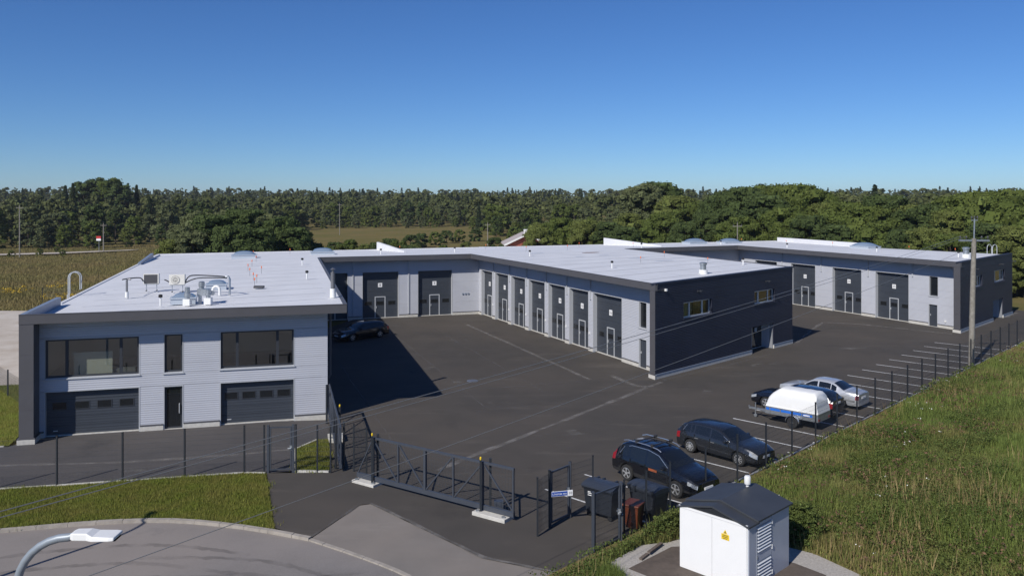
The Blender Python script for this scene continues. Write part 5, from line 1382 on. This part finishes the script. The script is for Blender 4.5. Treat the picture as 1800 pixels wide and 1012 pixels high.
for i in range(nx):
    u = i / (nx - 1); x = -TL / 2 + .0 + TL * u
    hgt = 1.02 * min(1, (max(1 - u, 0) / .26)) ** .42 if u > .74 else 1.02 * (min(1, u / .06)) ** .35
    if u < .06: hgt = 1.02 * (.90 + .10 * (u / .06) ** .5)
    for j in range(ny):
        a = math.pi * j / (ny - 1); cx = math.cos(a); sx = math.sin(a)
        y = TW / 2 * .985 * math.copysign(abs(cx) ** .42, cx); z = .905 + hgt * abs(sx) ** .45
        rib = .012 * (1 if (i % 4 in (1, 2)) else 0) * abs(sx)
        vs.append((x + .20 * (z - .905) * max(0, 1 - u / .22), y * (1 - .06 * (z - .905)), z + rib))
for i in range(nx - 1):
    for j in range(ny - 1): fs.append((i * ny + j, i * ny + j + 1, (i + 1) * ny + j + 1, (i + 1) * ny + j))
fs.append(tuple(reversed(range(ny)))); 
cv = MB().add(vs, fs).build('cover', 'white', tr, local=True, smooth=50)
MB().box(-TL / 2 + .02, TL / 2 - .02, -TW / 2 - .02, TW / 2 + .02, .895, .93).build('cover_rim', 'white', tr, local=True)

# ---------------------------------------------------------------- vegetation
rng = np.random.default_rng(11)
CUBE_V = np.array([(x, y, z) for x in (-1, 1) for y in (-1, 1) for z in (-1, 1)], float) / 1.732
CUBE_F = np.array([(0, 1, 3, 2), (4, 6, 7, 5), (0, 4, 5, 1), (2, 3, 7, 6), (0, 2, 6, 4), (1, 5, 7, 3)])
def leaf_cloud(centres, radii, n_per, size, rg, flat=.65, out=1.15, core=0.0):
    """leaf quads scattered over lumpy clumps (with an optional dense core); returns verts (4n,3)"""
    Cn = np.repeat(centres, n_per, 0); Rd = np.repeat(radii, n_per, 0)
    d = rg.normal(size=Cn.shape); d /= np.linalg.norm(d, axis=1, keepdims=True)
    d[:, 2] = np.where(d[:, 2] < -.35, -d[:, 2] * .4, d[:, 2])
    r = rg.uniform(.62, 1.05, (len(Cn), 1))
    P_ = Cn + d * r * Rd[:, None] * np.array([1, 1, flat])
    nrm = d * out + rg.normal(size=d.shape) * .5; nrm /= np.linalg.norm(nrm, axis=1, keepdims=True)
    t = np.cross(nrm, rg.normal(size=d.shape)); t /= np.linalg.norm(t, axis=1, keepdims=True) + 1e-9
    b = np.cross(nrm, t)
    s = size * rg.uniform(.6, 1.35, (len(Cn), 1))
    v = np.stack([P_ - t * s * .5, P_ + b * s * .36, P_ + t * s * .5, P_ - b * s * .36], 1).reshape(-1, 3)
    if core:
        q = CUBE_V[CUBE_F].reshape(-1, 3)
        cc = []
        for c, rad in zip(centres, radii):
            a = rg.uniform(0, 6.28); tl = rg.uniform(-.5, .5)
            rot = np.array([[math.cos(a), -math.sin(a), 0], [math.sin(a), math.cos(a), 0], [0, 0, 1]]) @ np.array([[1, 0, 0], [0, math.cos(tl), -math.sin(tl)], [0, math.sin(tl), math.cos(tl)]])
            cc.append((q @ rot.T) * rad * core * np.array([1, 1, flat * 1.15]) + c)
        v = np.concatenate([v] + cc)
    return v
def quads_of(v): return np.arange(len(v)).reshape(-1, 4)
def broad_crown(rg, h, w, n_cl, n_leaf, size, base=.18, round_=1.0):
    """clump centres over an uneven crown of height h and width w"""
    c = []; r = []
    for k in range(n_cl):
        u = rg.uniform(0, 1) ** .8; th = rg.uniform(0, 2 * np.pi)
        z = h * (base + (1 - base) * u * .95)
        prof = math.sqrt(max(1 - ((u - .38) / .66) ** 2, .03)) ** round_
        lump = 1 + .22 * math.sin(th * 3 + k) * rg.uniform(0, 1)
        rad = w / 2 * prof * lump * (rg.uniform(.35, 1) ** .45)
        rc = w * rg.uniform(.09, .17)
        c.append((rad * .86 * math.cos(th), rad * .86 * math.sin(th), min(z, h - rc * .6))); r.append(rc)
    return leaf_cloud(np.array(c), np.array(r), n_leaf, size, rg, core=.86)
def spruce_crown(rg, h, w, n, size):
    u = rg.uniform(0, 1, n) ** .75; th = rg.uniform(0, 2 * np.pi, n)
    tier = (1 - u) * (.72 + .28 * np.abs(np.sin(u * 22)))
    rad = w / 2 * tier * rg.uniform(.2, 1, n) ** .6 + .12
    z = h * (.08 + .92 * u) - rad * .25
    P_ = np.stack([rad * np.cos(th), rad * np.sin(th), z], 1)
    d = np.stack([np.cos(th), np.sin(th), np.full(n, -.35)], 1); d /= np.linalg.norm(d, axis=1, keepdims=True)
    b = np.stack([-np.sin(th), np.cos(th), rg.normal(size=n) * .3], 1)
    s = (size * rg.uniform(.6, 1.3, n) * (.75 + .45 * (1 - u)))[:, None]
    v = np.stack([P_ - d * s * .5, P_ + b * s * .42, P_ + d * s * .6, P_ - b * s * .42], 1)
    return v.reshape(-1, 3)
def trunk_mesh(rg, h, r0, limbs=7, lean=.04):
    mb = MB(); top = Vector((rg.normal() * lean * h, rg.normal() * lean * h, h * .82))
    pts = [Vector((0, 0, -.4)), Vector((top.x * .2, top.y * .2, h * .3)), Vector((top.x * .6, top.y * .6, h * .58)), top]
    mb.tube(pts, [r0, r0 * .75, r0 * .48, r0 * .12], 8)
    for k in range(limbs):
        t = rg.uniform(.18, .75); a = rg.uniform(0, 2 * np.pi); ln = h * rg.uniform(.18, .34)
        s = Vector((top.x * t, top.y * t, h * t)); e = s + Vector((math.cos(a) * ln, math.sin(a) * ln, ln * rg.uniform(.5, .9)))
        m_ = s.lerp(e, .5) + Vector((0, 0, -.06 * ln)); mb.tube([s, m_, e], [r0 * .35 * (1 - t * .5), r0 * .22, r0 * .06], 5)
    return mb
def tree_proto(kind, h, w, leaf, n_cl, n_leaf, size, seed, base=.16, rnd=1.0):
    rg = np.random.default_rng(seed)
    v = broad_crown(rg, h, w, n_cl, n_leaf, size, base, rnd)
    me_o = np_mesh('crown', v, quads_of(v), leaf); tk = trunk_mesh(rg, h, .022 * h + .05).build('trunk', 'bark')
    return me_o, tk
def place_tree(proto, name, label, x, y, z, sc, rz, group, scz=None):
    cr, tk = proto
    t = thing(name, label, 'tree', (x, y, z), rz, group)
    for src, nm in ((cr, 'crown'), (tk, 'trunk')):
        o = bpy.data.objects.new(nm, src.data); col.objects.link(o); o.parent = t; o.scale = (sc, sc, scz or sc)
    return t
protos = [tree_proto('oak', 10, 9.5, 'leaf_a', 120, 90, .30, 1), tree_proto('oak', 10, 8.6, 'leaf_b', 110, 90, .28, 2), tree_proto('dark', 10, 8.4, 'leaf_c', 110, 90, .30, 3),
          tree_proto('grey', 10, 6.4, 'leaf_d', 95, 90, .26, 4, .12, .8), tree_proto('oak', 10, 10.5, 'leaf_a', 130, 90, .31, 5, .2), tree_proto('light', 10, 7.5, 'leaf_b', 100, 90, .27, 6, .1)]
def belt(px, ytop, d, k, w=1.0, base=None):
    """ground spot and height of a tree of the belt from its bearing, distance and top"""
    x = (px - 900) / 1460 * d; h = CAM_H + (350 - ytop) / 1460 * d
    return x, d, h, k, w
LBL = {0: 'broad oak green tree in the belt behind the workshop roof', 1: 'light green leafy tree in the belt behind the workshop roof', 2: 'dark green broadleaf tree in the belt behind the workshop roof',
       3: 'grey green slender tree rising from the belt behind the workshop roof', 4: 'wide spreading oak green tree in the belt behind the workshop', 5: 'bright yellowish green tree in the belt behind the workshop'}
NM = {0: 'oak_tree', 1: 'lime_tree', 2: 'alder_tree', 3: 'poplar_tree', 4: 'spreading_oak', 5: 'birch_tree'}
TB = [(948, 397, 139, 1), (950, 390, 150, 1), (985, 380, 146, 0), (1030, 384, 142, 1), (1070, 388, 140, 2), (1105, 372, 146, 5), (1100, 396, 131, 2), (1135, 320, 168, 3), (1158, 318, 172, 2), (1120, 326, 170, 3), (1190, 342, 160, 1), (1165, 372, 142, 0), (1215, 352, 158, 0),
      (1205, 388, 136, 2), (1245, 372, 145, 2), (1280, 334, 150, 2), (1312, 326, 148, 2), (1262, 350, 150, 2), (1345, 340, 136, 2), (1300, 378, 133, 0), (1352, 322, 152, 0), (1392, 321, 146, 4), (1425, 330, 142, 0), (1380, 362, 130, 0), (1420, 376, 126, 2),
      (1455, 352, 136, 5), (1488, 352, 132, 4), (1470, 392, 121, 2), (1520, 358, 126, 4), (1558, 340, 128, 2), (1545, 388, 117, 0), (1592, 356, 126, 5), (1590, 400, 112, 2), (1635, 356, 120, 2), (1628, 398, 110, 1), (1672, 366, 116, 5), (1690, 342, 120, 4), (1670, 408, 106, 0),
      (1735, 332, 116, 4), (1770, 340, 108, 0), (1800, 330, 112, 4), (1740, 390, 104, 2), (1785, 392, 100, 5), (1825, 360, 101, 0), (1840, 340, 110, 4), (1860, 400, 96, 2), (1802, 430, 97.5, 5)]
tg = 'trees of the belt behind the workshop'
for px, yt, d, k in TB:
    x, y, h, k, w = belt(px, yt, d, k)
    place_tree(protos[k], NM[k], LBL[k], x, y, -.15, max(h / 10, .45), random.uniform(0, 6.28), tg)
# clump left of centre behind the left wing
for px, yt, d, k in ((322, 392, 108, 3), (350, 368, 112, 3), (375, 374, 110, 2), (400, 366, 114, 3), (432, 364, 112, 2), (462, 372, 112, 3), (492, 378, 112, 2), (516, 396, 110, 2), (412, 392, 104, 2), (340, 402, 104, 3), (450, 398, 105, 2), (545, 424, 112, 2), (305, 418, 106, 1)):
    x, y, h, k, w = belt(px, yt, d, k)
    place_tree(protos[k], NM[k], {1: 'light green tree in the clump behind the left wing roof', 2: 'dark green tree in the clump behind the left wing roof', 3: 'grey green poplar in the clump behind the left wing roof'}[k], x, y, -.15, max(h / 10, .3), random.uniform(0, 6.28), 'trees of the clump behind the left wing')
# bushes of the middle meadow
bp = [tree_proto('bush', 4, 4.6, 'leaf_a', 40, 70, .24, 21, .02), tree_proto('bush', 4, 4.2, 'leaf_b', 38, 70, .24, 22, .02), tree_proto('bush', 4, 5.0, 'leaf_c', 42, 70, .25, 23, .02)]
BS = [(590, 424, 152, 2), (612, 420, 150, 0), (640, 428, 146, 1), (665, 424, 150, 2), (685, 418, 160, 2), (700, 422, 150, 0), (730, 428, 145, 1), (575, 434, 142, 1), (722, 412, 190, 2), (742, 409, 200, 2), (765, 407, 210, 0), (785, 404, 220, 2), (808, 403, 226, 0), (835, 402, 230, 2), (820, 424, 168, 1), (780, 430, 158, 0), (715, 430, 142, 2),
      (100, 432, 180, 1), (70, 436, 172, 0), (20, 446, 165, 1), (110, 440, 168, 1), (870, 416, 178, 2), (905, 398, 225, 0), (930, 396, 215, 2), (955, 400, 205, 2)]
for px, yt, d, k in BS:
    x, y, h, k, w = belt(px, yt, d, k)
    t = place_tree(bp[k], 'meadow_bush', ['green round bush in the meadow beyond the roof', 'light green bush in the meadow beyond the roof', 'dark green bush in the meadow beyond the roof'][k], x, y, -.1, max(h / 4, .35), random.uniform(0, 6.28), 'bushes of the meadow beyond the roof'); t['category'] = 'bush'
for pr in protos + bp:
    for o in pr: bpy.data.objects.remove(o)

# ---- the wood: front trees one by one, the mass behind as stuff
def edge_d(px):
    return float(np.interp(px, [-200, 0, 200, 320, 480, 540, 600, 820, 860, 960, 1200, 1500, 1850, 2000], [190, 196, 205, 218, 262, 330, 340, 345, 255, 250, 230, 200, 180, 175]))
fp = []
for sd, leaf, hh, ww, base, rnd in ((31, 'leaf_a', 14, 9.5, .0, 1.0), (32, 'leaf_d', 13, 8.5, .0, .9), (33, 'leaf_c', 15, 9.0, .0, 1.0), (34, 'leaf_b', 12, 8.0, .0, 1.0)):
    rg = np.random.default_rng(sd); v = broad_crown(rg, hh, ww, 80, 44, .52, base, rnd)
    fp.append((np_mesh('crown', v, quads_of(v), leaf), trunk_mesh(rg, hh, .25, 5).build('trunk', 'bark')))
for sd, hh, ww in ((35, 18, 6.0), (36, 16, 5.0)):
    rg = np.random.default_rng(sd); v = spruce_crown(rg, hh, ww, 2600, .75)
    fp.append((np_mesh('crown', v, quads_of(v), 'spruce'), trunk_mesh(rg, hh, .2, 0).build('trunk', 'bark')))
WL = ['oak green tree at the front of the far wood', 'grey green willow like tree at the front of the far wood', 'dark green tree at the front of the far wood', 'light green tree at the front of the far wood', 'tall dark spruce at the front of the far wood', 'slim dark spruce at the front of the far wood']
WN = ['oak_tree', 'willow_tree', 'alder_tree', 'birch_tree', 'spruce_tree', 'spruce_tree']
rg = np.random.default_rng(77)
cnt = 0
for row in range(4):
    px = -140 + row * 7
    while px < 1880 and cnt < 250:
        d = edge_d(px) + row * 9 + rg.uniform(-4, 6); x = (px - 900) / 1460 * d; y = d
        near = px < 520
        k = int(rg.choice([0, 1, 2, 3, 4], p=[.28, .32, .18, .16, .06]))
        sc = rg.uniform(.55, .85) * (1 if row else .62) * (1.0 if near else .92)
        place_tree(fp[k], WN[k], WL[k], x, y, float(terrain_z(x, y)) - .1, sc, rg.uniform(0, 6.28), 'trees at the front of the far wood'); cnt += 1
        px += rg.uniform(.75, 1.25) * 1460 / d * (7.0 + row * 2.4)
# tall dome of trees above the left wood
for px, yt, d, k in ((150, 314, 300, 2), (172, 309, 306, 2), (195, 312, 300, 0), (212, 320, 296, 2), (128, 322, 290, 4), (115, 326, 286, 5), (225, 322, 300, 4), (240, 325, 305, 5)):
    x = (px - 900) / 1460 * d; h = CAM_H + (350 - yt) / 1460 * d; hh = [14, 13, 15, 12, 18, 16][k]
    z0 = float(terrain_z(x, d)); place_tree(fp[k], WN[k], {2: 'dark tree in the tall dome above the left wood', 0: 'oak green tree in the tall dome above the left wood', 4: 'spruce beside the tall tree dome above the left wood', 5: 'slim spruce beside the tall tree dome above the left wood'}[k], x, d, z0, (h - z0) / hh, rg.uniform(0, 6.28), 'tall trees above the left wood')
for pr in fp:
    for o in pr: bpy.data.objects.remove(o)
# mass of the wood
tv = []
for sd in range(5):
    r2 = np.random.default_rng(50 + sd); tv.append(broad_crown(r2, 12, 8.5, 28, 9, 1.2, .10))
sv = [spruce_crown(np.random.default_rng(60 + k), 12.5, 6.0, 260, 1.25) for k in range(3)]
bV = []; sV = []
for row in range(30):
    off = 36 + row * 11 * (1 + row * .055)
    px = -160 + rg.uniform(0, 20)
    while px < 1900:
        d = edge_d(px) + off + rg.uniform(-5, 5); x = (px - 900) / 1460 * d
        z = float(terrain_z(x, d)); far = row / 30
        if rg.uniform() < (.10 + .26 * far) * (1 if px > 250 else .6):
            v = sv[int(rg.integers(3))]; s = rg.uniform(.70, 1.22); dst = sV
        else:
            v = tv[int(rg.integers(5))]; s = rg.uniform(.70, 1.16); dst = bV
        a = rg.uniform(0, 6.28); ca_, sa = math.cos(a), math.sin(a)
        dst.append(np.stack([x + (v[:, 0] * ca_ - v[:, 1] * sa) * s, d + (v[:, 0] * sa + v[:, 1] * ca_) * s, z + v[:, 2] * s], 1))
        px += rg.uniform(.75, 1.3) * 1460 / d * (8.0 + row * .35)
v = np.concatenate(bV); o = np_mesh('broadleaf_wood', v, quads_of(v), 'forest'); stuff(o); tag(o, 'far mass of broadleaf wood covering the low hill behind the meadow', 'wood')
v = np.concatenate(sV); o = np_mesh('spruce_wood', v, quads_of(v), 'spruce'); stuff(o); tag(o, 'far dark spruce tops rising along the skyline of the wood', 'wood')

# ---- grasses
def blades(x, y, z, h, w, rg, lean=.35):
    n = len(x); a = rg.uniform(0, 2 * np.pi, n); b = rg.uniform(0, 2 * np.pi, n); l = rg.uniform(.1, 1, n) * lean * h
    dx, dy = np.cos(a) * w / 2, np.sin(a) * w / 2
    p0 = np.stack([x - dx, y - dy, z - .03], 1); p1 = np.stack([x + dx, y + dy, z - .03], 1)
    p2 = np.stack([x + l * np.cos(b), y + l * np.sin(b), z + h], 1)
    v = np.stack([p0, p1, p2], 1).reshape(-1, 3); return v
def tri_of(v): return np.arange(len(v)).reshape(-1, 3)
def in_poly(px, py, poly):
    ins = np.zeros(len(px), bool); n = len(poly)
    for i in range(n):
        (x0, y0), (x1, y1) = poly[i], poly[(i + 1) % n]
        c = ((y0 > py) != (y1 > py)) & (px < (x1 - x0) * (py - y0) / (y1 - y0 + 1e-12) + x0); ins ^= c
    return ins
def fnoise(x, y, s, seed):
    r_ = np.random.default_rng(seed); o = np.zeros_like(x)
    for k in range(6):
        a, p, f = r_.uniform(0, 6.28), r_.uniform(0, 6.28), s * r_.uniform(.6, 2.2); o += np.sin((x * math.cos(a) + y * math.sin(a)) * f + p)
    return o / 6
r3 = np.random.default_rng(5)
# bank: tall grass with weeds, seed heads and white flowers
keep_out = gb
def bank_points(n, t0, t1, q0, q1):
    t = r3.uniform(t0, t1, n); q = r3.uniform(q0, q1, n)
    x = P0[0] + W[0] * t + N[0] * q; y = P0[1] + W[1] * t + N[1] * q
    vis = (x / y < .66) & (y > 17) & ~in_poly(x, y, keep_out) & (y > 5)
    kx = vis & ~((t < -4.4) & (q < .55) )
    return x[kx], y[kx], t[kx], q[kx]
V = []
for n, t0, t1, q0, q1, hh, ww in ((230000, -16, 16, .35, 22, .40, .030), (150000, 14, 50, .35, 22, .50, .045)):
    x, y, t, q = bank_points(n, t0, t1, q0, q1)
    k = .55 + .45 * fnoise(x, y, .8, 3) + .25 * fnoise(x, y, 3.0, 4); edge = np.clip((q - .2) / 1.2, .35, 1)
    h = hh * (.30 + 1.15 * np.clip(.5 + .9 * fnoise(x, y, .9, 3) + .35 * fnoise(x, y, 3.2, 4), 0, 1.3)) * edge * r3.uniform(.55, 1.3, len(x)) * np.where(t < -5, .6, 1)
    V.append(blades(x, y, bank_z(x, y), h, ww * r3.uniform(.6, 1.3, len(x)), r3, .55))
v = np.concatenate(V); o = np_mesh('tall_bank_grass', v, tri_of(v), 'blade'); stuff(o); tag(o, 'tall green and straw coloured grass covering the sloping bank', 'grass')
# broad leaved weeds in clumps
x, y, t, q = bank_points(80000, -16, 44, .5, 22)
k = fnoise(x, y, .55, 8); sel = k + r3.normal(size=len(x)) * .14 > .02; x, y = x[sel], y[sel]
cz = bank_z(x, y) + r3.uniform(.05, 1, len(x)) * (.30 + .35 * np.clip(fnoise(x, y, .8, 31) + .4, 0, 1))
v = leaf_cloud(np.stack([x, y, cz], 1), np.full(len(x), .15), 10, .066, r3, out=.6); o = np_mesh('bank_weeds', v, quads_of(v), 'weed'); stuff(o); tag(o, 'dark green leafy weeds in clumps on the sloping bank', 'weeds')
x, y, t, q = bank_points(16000, -14, 46, 1, 22)
k = fnoise(x, y, .7, 15); sel = k + r3.normal(size=len(x)) * .1 > .18; x, y = x[sel], y[sel]
v = leaf_cloud(np.stack([x, y, bank_z(x, y) + r3.uniform(.35, .75, len(x))], 1), np.full(len(x), .08), 4, .07, r3); o = np_mesh('seed_heads', v, quads_of(v), 'seedhead'); stuff(o); tag(o, 'brown dock and grass seed heads standing over the bank', 'seed heads')
M['straw'] = mat('dry_straw_stalks', (0.34, 0.27, 0.13), .85, rgb2=(0.22, 0.15, 0.075), vscale=.6, island=.35, spec=.05)
x, y, t, q = bank_points(46000, -14, 48, .6, 22)
k = fnoise(x, y, .45, 41) + .5 * fnoise(x, y, 1.7, 42); sel = k + r3.normal(size=len(x)) * .15 > .34; x, y = x[sel], y[sel]
v = blades(x, y, bank_z(x, y), r3.uniform(.40, .90, len(x)), .028, r3, .45); o = np_mesh('dry_stalks', v, tri_of(v), 'straw'); stuff(o); tag(o, 'dry straw coloured stalks standing in patches over the bank', 'dry stalks')
x, y, t, q = bank_points(2600, -12, 46, .8, 22)
k = fnoise(x, y, 1.1, 19); sel = k + r3.normal(size=len(x)) * 10 * .008 > .40; x, y = x[sel], y[sel]
v = leaf_cloud(np.stack([x, y, bank_z(x, y) + r3.uniform(.5, .8, len(x))], 1), np.full(len(x), .09), 4, .045, r3, .15, 0.0)
v[:, 2] = v[:, 2]; o = np_mesh('white_umbels', v, quads_of(v), 'flower'); stuff(o); tag(o, 'small white umbel flowers scattered over the grassy bank', 'flowers')
# leafy weeds between the gate and the kiosk
cx_ = []
for _ in range(1500):
    s = r3.uniform(0, 1); a = Vector((3.35, 25.6)).lerp(Vector((6.2, 29.1)), s)
    o1, o2 = r3.normal() * .34, r3.normal() * .34
    top = (.35 + .75 * max(0, math.sin(min(s * 1.15, 1) * 2.6))) * math.exp(-(o1 * o1 + o2 * o2) * 1.6)
    cx_.append((a.x + o1 + .22, a.y + o2, r3.uniform(.02, 1) ** .6 * top))
for _ in range(520):
    o1, o2 = r3.normal() * .40, r3.normal() * .40
    cx_.append((9.75 + o1, 27.9 + o2, r3.uniform(.05, 1) ** .6 * 1.35 * math.exp(-(o1 * o1 + o2 * o2) * 1.5)))
cx_ = np.array(cx_); ok = ~in_poly(cx_[:, 0], cx_[:, 1], [tuple(p) for p in gb]); cx_ = cx_[ok]
v = leaf_cloud(cx_, np.full(len(cx_), .13), 22, .065, r3); o = np_mesh('leafy_weeds', v, quads_of(v), 'weed'); stuff(o); tag(o, 'waist high leafy green weeds growing round the kiosk gravel', 'weeds')
n = 14000; s = r3.uniform(0, 1, n); x = 2.9 + s * 3.2 + r3.normal(size=n) * .3; y = 24.6 + s * 4.4 + r3.normal(size=n) * .3
ok = ~in_poly(x, y, [tuple(p) for p in gb]); x, y = x[ok], y[ok]
v = blades(x, y, np.full(len(x), .02), r3.uniform(.2, .6, len(x)), .03, r3, .5); o = np_mesh('weed_grass', v, tri_of(v), 'blade'); stuff(o); tag(o, 'pale tufted grass at the foot of the leafy weeds', 'grass')
# mown verge, patch, side lawn
def lawn(name, label, poly, n, z, h):
    xs_ = [p[0] for p in poly]; ys_ = [p[1] for p in poly]
    x = r3.uniform(max(min(xs_), -24 if 'verge' in name else -60), max(xs_), n); y = r3.uniform(min(ys_), max(ys_), n); k = in_poly(x, y, poly); x, y = x[k], y[k]
    jit = (fnoise(x, y, 3.0, 12) > .22) * .11; x = x + r3.normal(size=len(x)) * (.02 + jit); y = y + r3.normal(size=len(x)) * (.02 + jit)
    hh = h * (1 + .5 * fnoise(x, y, 1.2, 2)) * r3.uniform(.5, 1.4, len(x))
    v = blades(x, y, np.full(len(x), z), hh, .022 * r3.uniform(.6, 1.4, len(x)), r3, .7); o = np_mesh(name, v, tri_of(v), 'lawnblade'); stuff(o); tag(o, label, 'grass')
lawn('verge_grass', 'short green grass of the verge between fence and road kerb', verge_poly, 230000, .012, .10)
lawn('patch_grass', 'short green grass inside the small kerbed patch', patch_poly, 16000, .03, .11)
lawn('lawn_grass', 'short green grass beside the left wing wall', side_lawn, 60000, 0.0, .12)
# dry meadow behind the left wing
n = 120000; d = r3.uniform(82, 215, n) ; px = r3.uniform(-60, 620, n); x = (px - 900) / 1460 * d; y = d
k = ~in_poly(x, y, [(-40, 60), (-36, 92), (-20, 100), (30, 118), (60, 90)]) & ~in_poly(x, y, [(-75, 86), (-37, 86), (-34, 70), (-75, 70)]); x, y = x[k], y[k]
hh = .34 * (1 + .5 * fnoise(x, y, .25, 6)) * r3.uniform(.5, 1.3, len(x))
v = blades(x, y, terrain_z(x, y), hh, .10 * r3.uniform(.5, 1.3, len(x)), r3, .7); o = np_mesh('dry_meadow_grass', v, tri_of(v), 'dryblade'); stuff(o); tag(o, 'brown and green dry meadow grass left of the building', 'grass')
cy = np.array([(-60.5, 100), (-59, 99.2), (-51, 92.8), (-50, 94), (-42.2, 96.2), (-40.8, 97), (-57, 104), (-49, 93)])
c = np.repeat(cy, 14, 0) + r3.normal(size=(112, 2)) * .7
v = leaf_cloud(np.c_[c, r3.uniform(.4, .9, len(c))], np.full(len(c), .25), 8, .16, r3, .4); o = np_mesh('goldenrod', v, quads_of(v), 'yflower'); stuff(o); tag(o, 'small yellow goldenrod clumps in the dry meadow', 'flowers')

# ---------------------------------------------------------------- air
hz = MB().box(-2800, 2800, -2800, 2850, -1.8, 40).build('haze', 'white'); stuff(hz); tag(hz, 'thin pale summer haze lying over the whole landscape', 'haze')
hm = bpy.data.materials.new('summer_haze'); hm.use_nodes = True; hn = hm.node_tree.nodes; hn.clear()
pv = hn.new('ShaderNodeVolumePrincipled'); pv.inputs['Color'].default_value = (0.86, 0.91, 1.0, 1); pv.inputs['Density'].default_value = 0.00013; pv.inputs['Anisotropy'].default_value = 0.2
ho = hn.new('ShaderNodeOutputMaterial'); hm.node_tree.links.new(pv.outputs[0], ho.inputs['Volume'])
hz.data.materials.clear(); hz.data.materials.append(hm)
